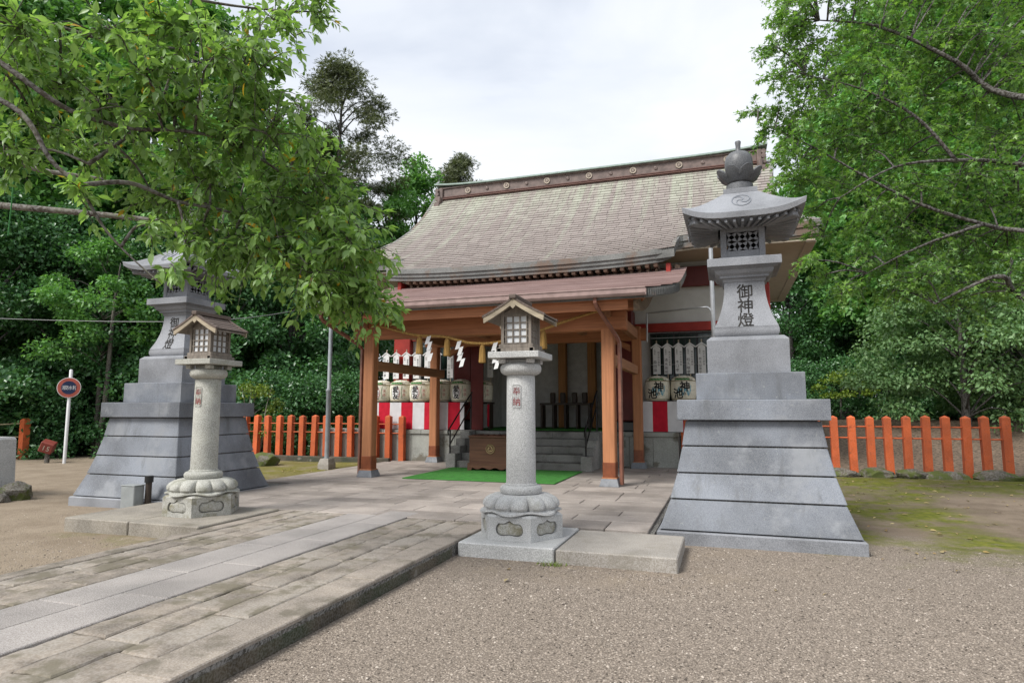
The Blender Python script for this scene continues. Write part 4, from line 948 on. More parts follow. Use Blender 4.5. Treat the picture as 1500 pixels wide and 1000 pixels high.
sweep(plan, -0.014, 0.115, 0.10, 0.0).build('eave_board', 'fascia', mroof); sweep(plan, 0.117, 0.20, 0.10, 0.035).build('eave_board', 'fascia', mroof); sweep(plan, 0.202, 0.29, 0.09, 0.07).build('eave_board', 'fascia', mroof)
sweep(plan[-8:], 0.292, 0.335, 0.06, 0.095).build('eave_board', 'soffit', mroof)
for sg in (-1, 1):                                                  # verge boards on the gable ends
    vb = MB(); rings = []
    for y in ysamp: x = XH + sg * (half(y) + 0.01); rings.append([(x, y, S(x, y) + 0.03), (x, y, S(x, y) - 0.30), (x - sg * 0.08, y, S(x, y) - 0.30), (x - sg * 0.08, y, S(x, y) + 0.03)])
    vb.ngon_stack(rings).build('verge_board', 'fascia', mroof)
sf = MB(); sf.ngon_stack([[(XH - 6.2, 15.47, z), (XH + 6.15, 15.47, z), (XH + 6.2, 24.0, z), (XH - 6.2, 24.0, z)] for z in (5.40, 5.44)])
soff = sf.build('soffit', 'soffit', mroof)
for a_, b_ in (((XH + 6.02, 15.6), (XH + 6.12, 23.9)),): 
    MB().tube([(a_[0], a_[1], 5.385), (b_[0], b_[1], 5.385)], 0.012, 4).build('soffit_bead', 'soffit', soff)
B('soffit_border', 'soffit', soff, (XH + 6.07, 19.7, 5.385), (0.22, 8.4, 0.028), 0.004); B('soffit_border', 'soffit', soff, (1.55, 23.75, 5.386), (1.2, 0.3, 0.028), 0.004)
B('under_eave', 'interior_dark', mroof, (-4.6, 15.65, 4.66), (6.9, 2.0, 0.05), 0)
for i in range(34):
    x = -7.72 + 0.192 * i; B('rafter', 'rafter', mroof, (x, 14.75, S(x, 14.42) - 0.355), (0.088, 0.66, 0.10), 0.005)
    B('rafter', 'rafter', mroof, (x, 14.95, S(x, 14.42) - 0.455), (0.06, 0.66, 0.06), 0.005)
for x in (-1.10, -7.98): B('purlin_end', 'red', mroof, (x, 15.4, 4.745), (0.10, 1.9, 0.27), 0.008)
pd = MB(); pd.prism([(0, 0), (0.10, -0.03), (0.12, -0.2), (0.07, -0.34), (0.10, -0.42), (0.03, -0.50), (-0.02, -0.42), (0.02, -0.32), (-0.03, -0.2)], (-0.97, 14.85, 4.93), (1, 0, 0), (0, 0, 1), (0, 1, 0), 0.05); pd.build('carved_pendant', 'rafter', mroof)
# ridge
RX0, RX1 = -9.30, 1.20
ridge = B('ridge', 'ridge', mroof, ((RX0 + RX1) / 2, YR, 9.22), (RX1 - RX0, 0.50, 0.46), 0.01)
for z, d in ((9.05, 0.62), (9.11, 0.57)): B('ridge_course', 'ridge_red', ridge, ((RX0 + RX1) / 2, YR, z), (RX1 - RX0 + 0.02, d, 0.035), 0.006)
B('ridge_course', 'ridge', ridge, ((RX0 + RX1) / 2, YR, 9.445), (RX1 - RX0 + 0.05, 0.58, 0.05), 0.006)
cp = MB(); rings = []
for i in range(25):
    u = -1 + 2 * i / 24; x = (RX0 + RX1) / 2 + u * ((RX1 - RX0) / 2 + 0.32); z = 9.47 + 0.11 * abs(u) ** 6
    rings.append([(x, YR - 0.36, z), (x, YR - 0.36, z + 0.05), (x, YR - 0.2, z + 0.11), (x, YR, z + 0.13), (x, YR + 0.2, z + 0.11), (x, YR + 0.36, z + 0.05), (x, YR + 0.36, z)])
cp.ngon_stack(rings).build('ridge_cap', 'verdigris', ridge, smooth=True)
for k in range(-3, 4):
    x = -4.0 + 1.45 * k
    for xx, r_ in ((x, 0.105), (x + 0.72, 0.055)):
        if xx > RX1 - 0.2: continue
        md = MB(); md.lathe([(r_, 0), (r_ * 1.05, 0.02), (r_, 0.035), (r_ * 0.8, 0.03), (0.02, 0.04)], n=24); md.v = [(xx + v[0], YR - 0.25 - v[2], 9.285 + v[1]) for v in md.v]
        mo = md.build('medallion', 'medallion' if r_ > 0.08 else 'ridge', ridge, smooth=True)
        if r_ > 0.08:
            tm = MB()
            for poly in tomoe(r_ * 0.8): tm.prism(poly, (xx, YR - 0.286, 9.285), (1, 0, 0), (0, 0, 1), (0, -1, 0), 0.008)
            tm.build('emblem', 'ridge', mo)
for sg, x in ((-1, RX0 - 0.10), (1, RX1 + 0.10)):                  # ridge-end ornament
    og = MB(); og.box(x + 0.02 * -sg, YR, 9.16, 0.16, 0.66, 0.62, 0.03)
    for z, r_ in ((9.36, 0.07), (9.22, 0.075), (9.06, 0.08)): og.tube([(x + sg * 0.10, YR - 0.40, z), (x + sg * 0.10, YR + 0.40, z)], r_, 10)
    og.tube([(x + sg * 0.06, YR - 0.52, 8.80), (x + sg * 0.06, YR + 0.52, 8.80)], 0.10, 12); og.box(x, YR - 0.36, 8.95, 0.12, 0.22, 0.34, 0.03)
    og.build('ridge_end', 'ridge', ridge, smooth=True)

# ------------------------------------------------------------------ things at the hall
rt = thing('straw_rope', (-4.5, 11.5, 3.1), 'twisted straw rope with tassels and zigzag paper hung across the porch beam', 'rope')
ctrl = [(-7.02, 11.55, 3.33), (-6.73, 11.50, 3.28), (-6.2, 11.50, 3.13), (-5.85, 11.50, 3.06), (-5.34, 11.50, 3.02), (-4.95, 11.50, 2.92), (-4.74, 11.50, 2.87), (-4.31, 11.50, 2.85), (-3.8, 11.50, 2.93), (-3.33, 11.50, 3.05), (-2.79, 11.50, 3.22), (-2.2, 11.52, 3.38), (-2.0, 11.56, 3.42)]
cv = smoothcurve(ctrl, 14); ln = 0
rope_m = MB()
for st in range(3):
    pts = []; ln = 0
    for i, p in enumerate(cv):
        if i: ln += (cv[i] - cv[i - 1]).length
        a = ln * 42 + st * 2 * PI / 3; pts.append(p + Vector((0, math.cos(a), math.sin(a))) * 0.015)
    rope_m.tube(pts, 0.0175, 6)
rope_m.build('rope', 'rope', rt, smooth='all')
def ropez(x): return min(cv, key=lambda p: abs(p.x - x))
for x in (-5.86, -5.24, -4.48, -3.23):
    p = ropez(x); MB().lathe([(0.02, p.z - 0.02), (0.045, p.z - 0.05), (0.06, p.z - 0.12), (0.075, p.z - 0.36), (0.07, p.z - 0.38)][::-1], x, 11.50, 12).build('tassel', 'tassel', rt)
for x, sw in ((-5.62, 0.3), (-4.95, 0.0), (-4.18, 0.35)):
    p = ropez(x); zz = p.z - 0.02
    for k in range(4):
        w = 0.088; h = 0.14; ox = x + 0.03 * (k % 2) - 0.035 * k * sw + 0.02 * k; pp = MB()
        poly = [(0, 0), (w, 0.02), (w - 0.05, -h), (-0.05, -h - 0.02)]
        pp.prism(poly, (ox - 0.05, 11.455 - 0.006 * (k % 2) , zz - k * 0.118), (1, 0.1 * (1 - 2 * (k % 2)), 0), (0, 0, 1), (0, 1, 0), 0.003); pp.build('paper_streamer', 'paper', rt)
tag(B('green_mat', 'turf', None, (-4.69, 12.93, 0.164), (3.22, 2.5, 0.018), 0.004), 'green artificial turf mat laid before the stone steps', 'mat')
ob = thing('offering_box', (-5.09, 13.95, 0.17), 'brown wooden offering box with gilt comma emblem on the green mat', 'offering box')
B('case', 'box_wood', ob, (-5.09, 13.95, 0.615), (1.06, 0.66, 0.60), 0.012)
B('rim', 'box_wood', ob, (-5.09, 13.95, 0.935), (1.10, 0.70, 0.05), 0.01)
for i in range(7): B('slat', 'box_wood', ob, (-5.53 + i * 0.147, 13.95, 0.966), (0.07, 0.62, 0.02), 0.004)
ft = MB(); prof_ = [(-0.56, 0.16), (0.56, 0.16), (0.56, 0.0), (0.47, 0.0)] + [(0.44 - 0.88 * i / 24, 0.045 + 0.02 * math.sin(i * PI / 4 + 1)) for i in range(25)] + [(-0.47, 0.0), (-0.56, 0.0)]
ft.prism(prof_, (-5.09, 13.585, 0.175), (1, 0, 0), (0, 0, 1), (0, 1, 0), 0.72); ft.build('plinth', 'box_wood', ob)
em = MB(); em.tube([(-5.10 + 0.10 * math.cos(2 * PI * k / 28), 13.612, 0.66 + 0.10 * math.sin(2 * PI * k / 28)) for k in range(29)], 0.009, 6)
for poly in tomoe(0.095, 0.8): em.prism(poly, (-5.10, 13.622, 0.66), (1, 0, 0), (0, 0, 1), (0, -1, 0), 0.012)
em.build('emblem', 'gilt', ob)

def drape(x0, x1, first_red, label):
    T = thing('striped_drape', ((x0 + x1) / 2, 15.98, 1.0), label, 'drape', 'red and white drapes')
    B('shelf', 'interior_dark', T, ((x0 + x1) / 2, 16.22, 1.72), (x1 - x0, 0.62, 0.05), 0.004)
    x = x0; red = first_red; ph = random.random() * 6
    while x < x1 - 0.02:
        b = min(x + 0.36, x1); mb = MB(); vs = []; n = 8
        for j in range(7):
            z = 1.755 - (1.755 - 1.015) * j / 6
            for i in range(n + 1):
                xx = x + (b - x) * i / n; vs.append((xx, 15.90 + 0.006 * math.sin(xx * 17 + ph) * (j / 6) + 0.004 * math.sin(xx * 41 + j), z))
        mb.add(vs, [(j * (n + 1) + i, j * (n + 1) + i + 1, (j + 1) * (n + 1) + i + 1, (j + 1) * (n + 1) + i) for j in range(6) for i in range(n)])
        mb.build('red_stripe' if red else 'white_stripe', 'cloth_red' if red else 'cloth_white', T, smooth='all'); x = b; red = not red
    return T
drape(-2.04, -0.94, False, 'red and white striped cloth under the two barrels beside the right end of the porch')
bpy.data.objects['striped_drape']['label'] = 'short red and white striped cloth under two blue marked straw barrels'
drape(-9.72, -6.72, False, 'long red and white striped cloth under a row of straw barrels behind the orange fence')

def barrel_proto(kind):
    T = thing('sake_barrel', (0, 0, 0), '', 'barrel')
    prof_ = [(0.20, 0.0), (0.262, 0.012), (0.285, 0.05), (0.306, 0.18), (0.311, 0.30), (0.306, 0.42), (0.296, 0.50), (0.275, 0.555), (0.22, 0.60), (0.12, 0.63), (0.05, 0.638)]
    body = MB().lathe(prof_, n=40).build('straw_body', 'straw', T, smooth=True)
    rad = lambda z: float(np.interp(z, [p[1] for p in prof_], [p[0] for p in prof_]))
    on = lambda x, z, d=0.004: ((rad(z) + d) * math.sin(x / 0.31), -(rad(z) + d) * math.cos(x / 0.31), z)
    for z in (0.05, 0.50, 0.57): MB().tube([((rad(z) + 0.004) * math.cos(2 * PI * k / 36), (rad(z) + 0.004) * math.sin(2 * PI * k / 36), z) for k in range(37)], 0.011, 6).build('straw_rope', 'straw_rope', T)
    for k in range(5):
        a = 2 * PI * k / 5 + 0.3
        MB().tube([((rad(z) + 0.004) * math.cos(a), (rad(z) + 0.004) * math.sin(a), z) for z in (0.50, 0.555, 0.60, 0.632)], 0.008, 5).build('straw_tie', 'straw_rope', T)
    gm = MB()                                                       # green leaf band under the shoulder
    for k in range(9):
        cx = -0.17 + 0.042 * k; pts = [(cx + 0.036 * math.cos(2 * PI * i / 10), 0.535 + 0.022 * math.sin(2 * PI * i / 10 + 0.4) + 0.006 * (k % 2)) for i in range(10)]
        gm.add([on(a, b, 0.012) for a, b in pts], [tuple(range(10))])
    gm.build('painted_leaves', 'barrel_green', body)
    for cx in (0.21, 0.245, 0.28):
        mb = MB()
        for k in range(2): mb.add([on(cx + a, 0.525 + b + 0.0 * k, 0.008) for a, b in ((-.011, -.016), (.011, -.012), (.008, .016), (-.012, .012))], [(0, 1, 2, 3)])
        mb.build('mark', 'engrave', body)
    if kind == 'blue':
        wv = MB()
        for k in range(16):
            x0 = -0.10 + 0.02 * k; z0 = 0.19 + 0.06 * math.sin(k * 0.9); z1 = z0 + 0.10 + 0.05 * math.sin(k * 1.7 + 1)
            wv.add([on(x0 + (0.019 if i else 0), zq, 0.003) for i in (0, 1) for zq in (z0, (z0 + z1) / 2, z1)], [(0, 1, 4, 3), (1, 2, 5, 4)])
        wv.build('painted_waves', 'barrel_blue', body)
        def put(ch, cx, cz, sz): lettering(ch, sz, 'ink', body, lambda x, y: on(cx + x, cz + y, 0.006), 1.0, 'lettering', 0.022)
        put('神', 0.065, 0.36, 0.26); put('池', -0.105, 0.19, 0.26); put('の', 0.055, 0.185, 0.09)
    else:
        ds = MB(); ds.ngon_stack([[on(0.125 * f * math.cos(2 * PI * i / 24), 0.27 + 0.19 * f * math.sin(2 * PI * i / 24), 0.003) for i in range(24)] for f in (1, 0.8, 0.6, 0.4, 0.2, 0.02)], cap=False); ds.build('painted_oval', 'white', body)
        ar = MB(); ar.tube([on(0.12 * math.cos(a), 0.27 + 0.15 * math.sin(a), 0.005) for a in np.linspace(-1.0, 1.1, 12)], 0.006, 4); ar.build('painted_arc', 'barrel_pink', body)
        lettering('愛友', 0.20, 'ink', body, lambda x, y: on(x, 0.275 + y, 0.007), 0.92, 'lettering', 0.02)
        lettering('清酒', 0.085, 'barrel_pink', body, lambda x, y: on(x + 0.245, 0.27 + y, 0.006), 1.3, 'lettering')
        gb = MB()
        for cx in (-0.14, 0.175): gb.tube([on(cx + 0.01 * math.sin(i), 0.12 + 0.33 * i / 8, 0.003) for i in range(9)], 0.005, 4)
        gb.build('painted_leaves', 'barrel_green', body)
    return T
def place_barrels(kind, xs, label, group, y=16.22):
    pr_ = barrel_proto(kind)
    for i, (x, lb) in enumerate(zip(xs, label)):
        o = pr_ if i == 0 else copy_tree(pr_)
        o.location = (x, y, 1.762); o.rotation_euler.z = random.uniform(-0.04, 0.04) - 0.04; o['label'] = lb; o['category'] = 'barrel'; o['group'] = group
place_barrels('blue', (-1.575, -0.945), ('straw sake barrel painted with blue waves, nearer the porch post', 'straw sake barrel painted with blue waves, nearer the tall stone lantern'), 'blue marked sake barrels')
place_barrels('oval', (-9.47, -8.84, -8.21, -7.575, -6.945), ['straw sake barrel with white oval and black characters in a row of five'] * 5, 'row of straw sake barrels')
pb = barrel_proto('oval'); pb.scale = (0.9, 0.9, 0.95); pb.location = (-6.36, 16.40, 1.762); tag(pb, 'straw sake barrel half hidden behind the dark red entrance column', 'barrel')
st_ = thing('barrel_stand', (-6.30, 16.40, 1.0), 'dark stand under the half hidden straw barrel beside the entrance column', 'stand')
B('stand_top', 'interior_dark', st_, (-6.32, 16.40, 1.735), (0.46, 0.4, 0.05), 0.005)
for i in (-1, 1): B('stand_leg', 'interior_dark', st_, (-6.32 + i * 0.18, 16.40, 1.365), (0.06, 0.3, 0.69), 0.005)
B('red_cloth', 'cloth_red', st_, (-6.12, 16.17, 1.40), (0.06, 0.02, 0.6), 0.004)

def placard(x, y, zb, h, w, cols, label, group):
    T = thing('name_placard', (x, y, zb - 0.7), label, 'placard', group)
    B('stake', 'wood_pale', T, (x, y + 0.025, zb - 0.14 + h * 0.3), (0.03, 0.02, h * 0.6 + 1.1), 0.003)
    bd = MB(); bd.prism([(-w / 2, 0), (w / 2, 0), (w / 2, h - 0.085), (0, h), (-w / 2, h - 0.085)], (x, y - 0.005, zb), (1, 0, 0), (0, 0, 1), (0, 1, 0), 0.018)
    board = bd.build('board', 'white', T)
    for s_ in (-1, 1):
        rf_ = MB(); rf_.prism([(0, h + 0.035), (s_ * (w / 2 + 0.06), h - 0.075), (s_ * (w / 2 + 0.045), h - 0.10), (0, h + 0.002)], (x, y - 0.02, zb), (1, 0, 0), (0, 0, 1), (0, 1, 0), 0.05); rf_.build('roof_slat', 'white', T)
    for tx, cx, cz, sz, sp in cols: lettering(tx, sz, 'ink', board, lambda a, b: (x + cx * w + a, y - 0.0075, zb + cz * h + b), sp, 'lettering')
ctext = ['森田操', '清水英明', '木口孝', '松久敏孝', '栃木益恵子']
for i, x in enumerate((-1.60, -1.325, -1.05, -0.775, -0.49)):
    placard(x, 16.42, 2.455, 0.76, 0.185, [(ctext[i], -0.22, 0.27, 0.092 if len(ctext[i]) < 5 else 0.075, 1.12), ('株式会社鹿島', 0.27, 0.52, 0.055, 1.15), ('取締役', -0.24, 0.74, 0.042, 1.1)],
            'white roofed name placard, %s' % ('closest to the porch post', 'next to the one closest to the porch post', 'in the middle of five over two barrels', 'next to the one closest to the stone lantern', 'closest to the tall stone lantern')[i], 'placards over the two barrels')
lt_ = ['中村孝', '山本光', '小林敏', '高橋学', '石井守', '大和田', '山中英明', '宮本清']
for i, x in enumerate((-9.45, -9.12, -8.79, -8.46, -8.10, -7.78, -7.38, -6.98)):
    placard(x, 16.42, 2.455, 0.75, 0.185, [(lt_[i], -0.2, 0.27, 0.09, 1.15), ('鹿島市神栖', 0.27, 0.55, 0.055, 1.15), ('奉納', -0.24, 0.76, 0.045, 1.1)], 'white name placard with little roof in a row above the five straw barrels', 'placards over the long drape')
T = thing('name_placard', (-6.17, 16.45, 2.45), 'lone white name placard above the half hidden barrel by the dark red column', 'placard')
_b = B('board', 'white', T, (-6.17, 16.45, 2.83), (0.17, 0.018, 0.76), 0.003); B('stake', 'wood_pale', T, (-6.16, 16.475, 2.7), (0.025, 0.02, 2.4), 0.003)
lettering('宮内建設', 0.075, 'ink', _b, lambda a, b: (-6.16 + a, 16.4385, 2.85 + b), 1.3)

pp_ = thing('steel_pipe_frame', (-0.17, 14.9, 0.1), 'slim galvanised pipe with bent arm beside the white wall', 'pipe')
MB().tube([(-0.17, 14.9, 0.0), (-0.17, 14.9, 5.25)], 0.05, 12).build('upright', 'steel', pp_, smooth=True)
MB().tube(smoothcurve([(-0.2, 14.9, 3.78), (-0.28, 14.92, 3.88), (-0.45, 14.95, 3.89), (-1.0, 15.2, 3.90), (-1.7, 15.5, 3.90)], 4), 0.022, 8).build('arm', 'steel', pp_, smooth=True)
MB().tube([(-1.72, 15.5, 3.92), (-1.73, 15.5, 3.2)], 0.022, 8).build('arm_drop', 'steel', pp_, smooth=True)

# ------------------------------------------------------------------ fences, rocks and small yard things
def fence(name, xs, y, zfun, label, ztop, span):
    T = thing(name, (xs[0], y, zfun(xs[0])), label, 'fence', 'orange post fences')
    for x in xs:
        z0 = zfun(x) - 0.1; z1 = ztop + random.uniform(-0.012, 0.012); h = 0.076; dx, dy = random.uniform(-.016, .016), random.uniform(-.02, .02); x += random.uniform(-.014, .014)
        MB().ngon_stack([[(x + dx * k_ + i * q, y + dy * k_ + j * q, z) for i, j in ((-1, -1), (1, -1), (1, 1), (-1, 1))] for q, z, k_ in ((h, z0, 0), (h, z1 - 0.05, 1), (h * 0.93, z1 - 0.04, 1), (0.006, z1, 1))]).build('post', 'orange', T)
    for z in (ztop - 0.25, ztop - 0.50):
        MB().tube([(span[0], y, z), ((span[0] + span[1]) / 2, y, z + 0.006), (span[1], y, z)], 0.017, 8).build('rail', 'orange', T)
fence('fence', [-0.93 + 0.3645 * i for i in range(19)], 16.05, lambda x: gz(x, 16.05), 'orange post fence on mossy rocks beyond the bare stone pedestal', 1.42, (-0.95, 5.65))
fence('fence', [-8.5 - 0.41 * i for i in range(15)], 15.72, lambda x: 0.12, 'orange post fence meeting the platform beside the grey pole', 1.40, (-14.3, -8.45))
def rock(name, c, r, label, group=None, seed=0, mat='rock', cat='rock'):
    bm = bmesh.new(); bmesh.ops.create_icosphere(bm, subdivisions=3, radius=1.0); rg = random.Random(seed); k = [Vector((rg.uniform(-2, 2), rg.uniform(-2, 2), rg.uniform(-2, 2))) for _ in range(5)]
    cuts = [(Vector((rg.gauss(0, 1), rg.gauss(0, 1), rg.gauss(0, 1))).normalized(), rg.uniform(0.62, 0.9)) for _ in range(9)]
    for v in bm.verts:
        p = v.co.copy()
        for n, d in cuts:
            e_ = p.dot(n) - d
            if e_ > 0: p -= n * e_ * 0.9
        f = 1 + 0.06 * math.sin(p.dot(k[0]) * 4) + 0.05 * math.sin(p.dot(k[1]) * 7) + 0.025 * math.sin(p.dot(k[2]) * 15)
        p *= f; v.co = Vector((p.x * r[0], p.y * r[1], p.z * r[2]))
    me = bpy.data.meshes.new(name); bm.to_mesh(me); bm.free(); me.polygons.foreach_set('use_smooth', [True] * len(me.polygons)); me.set_sharp_from_angle(angle=math.radians(28))
    o = link(name, me, mat); o.location = c; return tag(o, label, cat, group)
x = 1.2; i = 0
while x < 6.5:
    L = random.uniform(0.55, 0.95); rock('edging_rock', (x + L / 2, 15.74 + random.uniform(-.05, .05), gz(x, 15.8) + 0.03), (L * 0.56, 0.24, random.uniform(0.15, 0.20)), 'mossy low rock in the row edging the orange fence', 'rocks edging the fence', 20 + i); x += L * 0.97; i += 1
rock('rock', (-11.6, 14.0, 0.17), (0.42, 0.32, 0.30), 'dark pitted rock on yellow moss by the fence', None, 61)
tag(B('edging_kerb', 'kerb_side', None, (-11.4, 15.42, 0.10), (5.4, 0.14, 0.28), 0.02), 'low dark stone edging along the foot of the fence by the platform', 'kerb')
gp = thing('lamp_pole', (-9.55, 13.75, 0.1), 'grey painted pole on a small concrete footing by the yellow moss', 'pole')
MB().square_stack([(0.16, 0.0), (0.155, 0.20), (0.115, 0.33), (0.10, 0.335)], -9.55, 13.75).build('footing', 'concrete', gp)
MB().lathe([(0.062, 0.336), (0.062, 2.0), (0.078, 2.02), (0.078, 2.06), (0.05, 2.10), (0.048, 4.6), (0.03, 4.62)], -9.55, 13.75, 16).build('pole', 'pole', gp, smooth=True)
# round fire-water sign
sg = thing('round_sign', (-18.35, 13.5, 0.0), 'round red and blue sign on a white pole before the dark wood', 'sign')
MB().lathe([(0.045, -0.05), (0.045, 2.72), (0.03, 2.74)], -18.35, 13.5, 12).build('pole', 'white', sg, smooth=True)
def disc(r, y, m, par, n=40):
    mb = MB(); mb.lathe([(r, 0), (r, 0.012)], n=n); mb.v = [(v[0], -v[2], v[1]) for v in mb.v]; Rz = Matrix.Rotation(0.75, 3, 'Z')
    mb.v = [tuple(Rz @ Vector((v[0], v[1] - y, v[2])) + Vector((-18.32, 13.45, 2.20))) for v in mb.v]; return mb.build('sign_face' if par is sg else 'disc', m, par)
f1 = disc(0.30, 0.0, 'white', sg); disc(0.284, 0.006, 'sign_red', f1); d3 = disc(0.192, 0.012, 'sign_blue', f1)
vs, fs = [], []
for i, ch in enumerate('消防水利'):
    g, f = glyphs(ch, 0.092); o = len(vs); vs += [(a + (i - 1.5) * 0.087, b * 1.5) for a, b in g]; fs += [tuple(q + o for q in t) for t in f]
Rz = Matrix.Rotation(0.75, 3, 'Z'); lm = MB(); lm.add([tuple(Rz @ Vector((a, -0.027, b)) + Vector((-18.32, 13.45, 2.20))) for a, b in vs], fs); lm.build('lettering', 'white', f1)
fb = thing('hydrant_box', (-19.0, 13.45, 0), 'small tilted dark red box numbered 15 on a short post', 'box')
MB().lathe([(0.07, -0.05), (0.06, 0.35)], -19.0, 13.45, 10).build('post', 'bark', fb)
tl = Matrix.Rotation(0.75, 3, 'Z') @ Matrix.Rotation(0.35, 3, 'Y') @ Matrix.Rotation(0.25, 3, 'X')
mb = MB(); mb.box(0, 0, 0, 0.34, 0.34, 0.31, 0.02, mat=tl); mb.v = [tuple(Vector(v) + Vector((-19.0, 13.45, 0.47))) for v in mb.v]; bx = mb.build('box', 'box_red', fb)
vs, fs = [], []
for i, ch in enumerate('15'):
    g, f = glyphs(ch, 0.20); o = len(vs); vs += [(a + (i - 0.5) * 0.11, b) for a, b in g]; fs += [tuple(q + o for q in t) for t in f]
lm = MB(); lm.add([tuple(tl @ Vector((a, -0.173, b)) + Vector((-19.0, 13.45, 0.47))) for a, b in vs], fs); lm.build('lettering', 'soffit', bx)
mo = MB(); mo.ngon_stack([[(-12.68 + i * w, 7.85 + j * w * 0.7, z) for i, j in ((-1, -1), (1, -1), (1, 1), (-1, 1))] for w, z in ((0.42, -0.05), (0.39, 1.02), (0.36, 1.06))])
tag(mo.build('stone_marker', 'granite_light', None), 'plain pale granite marker stone standing among rocks on the sand', 'marker stone')
for i, (x, y, z, r) in enumerate([(-11.95, 7.35, 0.04, (0.34, 0.26, 0.2)), (-11.85, 7.9, 0.10, (0.26, 0.24, 0.22)), (-12.35, 7.1, 0.05, (0.4, 0.25, 0.2)), (-11.75, 7.55, 0.06, (0.22, 0.18, 0.13))]):
    rock('rock', (x, y, z), r, 'rough grey rock at the foot of the pale marker stone', 'rocks around the marker stone', 70 + i, 'rock')
for i, (x, y) in enumerate([(-21.15, 14.2), (-22.6, 17.6), (-21.9, 17.8), (-23.4, 17.6)]):
    T = thing('fence_post', (x, y, 0), ('lone orange post beside the round sign, roped to the wood edge', 'dark orange post half hidden behind the pale stems')[i > 0], 'post', None if i == 0 else 'posts behind the pale stems')
    MB().square_stack([(0.17 if i else 0.10, -0.1), (0.17 if i else 0.10, 1.22), (0.05, 1.28)], x, y).build('post', 'orange', T)
    if i == 0:
        for z in (1.12, 0.7): MB().tube(smoothcurve([(x, y, z), (x - 2.2, y - 1.0, z - 0.08), (x - 4.5, y - 2.0, z)], 5), 0.02, 6).build('rope', 'straw_rope', T)
tag(MB().tube(smoothcurve([(-26, 8.0, 4.4), (-18, 9.2, 3.75), (-10.5, 10.4, 3.42), (-9.55, 13.72, 4.3)], 8), 0.006, 5).build('overhead_cable', 'bars', None), 'thin pale cable strung past the stone lantern to the grey pole', 'cable')
# fallen leaves
rng = np.random.default_rng(11)
def leaf_arrays(P, D, Nn, size, tmpl):
    """vectorised leaves: P points, D tip directions, Nn normals"""
    D = D / np.linalg.norm(D, axis=1, keepdims=True); Sd = np.cross(D, Nn); Sd /= np.linalg.norm(Sd, axis=1, keepdims=True) + 1e-9; Nn = np.cross(Sd, D)
    V, F = TEMPL[tmpl]; n = len(P); k = len(V)
    W = P[:, None, :] + size[:, None, None] * (V[None, :, 0:1] * D[:, None, :] + V[None, :, 1:2] * Sd[:, None, :] + V[None, :, 2:3] * Nn[:, None, :])
    return W.reshape(-1, 3), (F[None] + (np.arange(n) * k)[:, None, None]).reshape(-1, 3)
TEMPL = {
 'near': (np.array([(0, 0, 0), (.22, .21, .05), (.55, .25, .06), (.82, .12, .0), (1.08, 0, -.12), (.82, -.12, .0), (.55, -.25, .06), (.22, -.21, .05), (.3, 0, -.01), (.65, 0, -.02)], float),
          np.array([(0, 1, 8), (1, 2, 8), (8, 2, 9), (2, 3, 9), (3, 4, 9), (9, 4, 5), (5, 6, 9), (6, 8, 9), (6, 7, 8), (7, 0, 8)])),
 'kite': (np.array([(0, 0, 0), (.45, .30, .07), (1, 0, -.05), (.45, -.30, .07)], float), np.array([(0, 1, 2), (0, 2, 3)])),
 'maple': (np.array([(0, 0, 0), (.40, .16, .03), (.70, .62, -.04), (.62, .17, .02), (1.05, 0, -.08), (.62, -.17, .02), (.70, -.62, -.04), (.40, -.16, .03)], float),
           np.array([(0, 1, 3), (1, 2, 3), (0, 3, 4), (0, 4, 5), (5, 6, 7), (0, 5, 7)])),
 'needle': (np.array([(0, 0, 0), (.5, .12, .02), (1, 0, 0), (.5, -.12, .02), (.35, .3, .05), (.7, .45, 0), (.35, -.3, .05), (.7, -.45, 0)], float), np.array([(0, 1, 2), (0, 2, 3), (0, 4, 5), (0, 7, 6)])),
}
n = 420
P = np.concatenate([np.stack([rng.uniform(0.5, 6.0, 260), rng.uniform(8.0, 15.6, 260)], 1), np.stack([rng.uniform(-2.6, 4, 110), rng.uniform(5.5, 8.5, 110)], 1)[:22], np.stack([rng.uniform(-10.5, -8.9, 50), rng.uniform(10.5, 15, 50)], 1)])
P = P[~((np.abs(P[:, 0] - 0.3) < 1.15) & (np.abs(P[:, 1] - 8.79) < 1.15))]; P = P[~((P[:, 0] < -0.4) & (P[:, 1] > 6.3) & (P[:, 0] > -3))]
P3 = np.array([(a, b, gz(a, b) + 0.014) for a, b in P]); ang = rng.uniform(0, 2 * PI, len(P3))
W, F = leaf_arrays(P3, np.stack([np.cos(ang), np.sin(ang), rng.normal(0, .12, len(P3))], 1), np.stack([rng.normal(0, .25, len(P3)), rng.normal(0, .25, len(P3)), np.ones(len(P3))], 1), rng.uniform(0.04, 0.085, len(P3)), 'near')
tag(link('fallen_leaves', arr_mesh('fallen_leaves', W, F), 'fallen', kind='stuff'), 'dry fallen leaves scattered over moss, soil and gravel', 'leaves')
gr = MB(); rg = random.Random(4)                                    # weed tuft at the slab joint
for k in range(60):
    a = rg.uniform(0, 6.28); c = Vector((-1.69 + rg.gauss(0, 0.06), 6.27 + rg.gauss(0, 0.03), 0)); tip = c + Vector((math.cos(a) * 0.05, math.sin(a) * 0.05, rg.uniform(0.02, 0.06))); sd = Vector((-math.sin(a), math.cos(a), 0)) * 0.006
    gr.add([c - sd, c + sd, tip], [(0, 1, 2)])
tag(gr.build('weed_tuft', 'leaf_lime', None), 'small green weed tuft at the joint between granite and concrete slabs', 'weed')

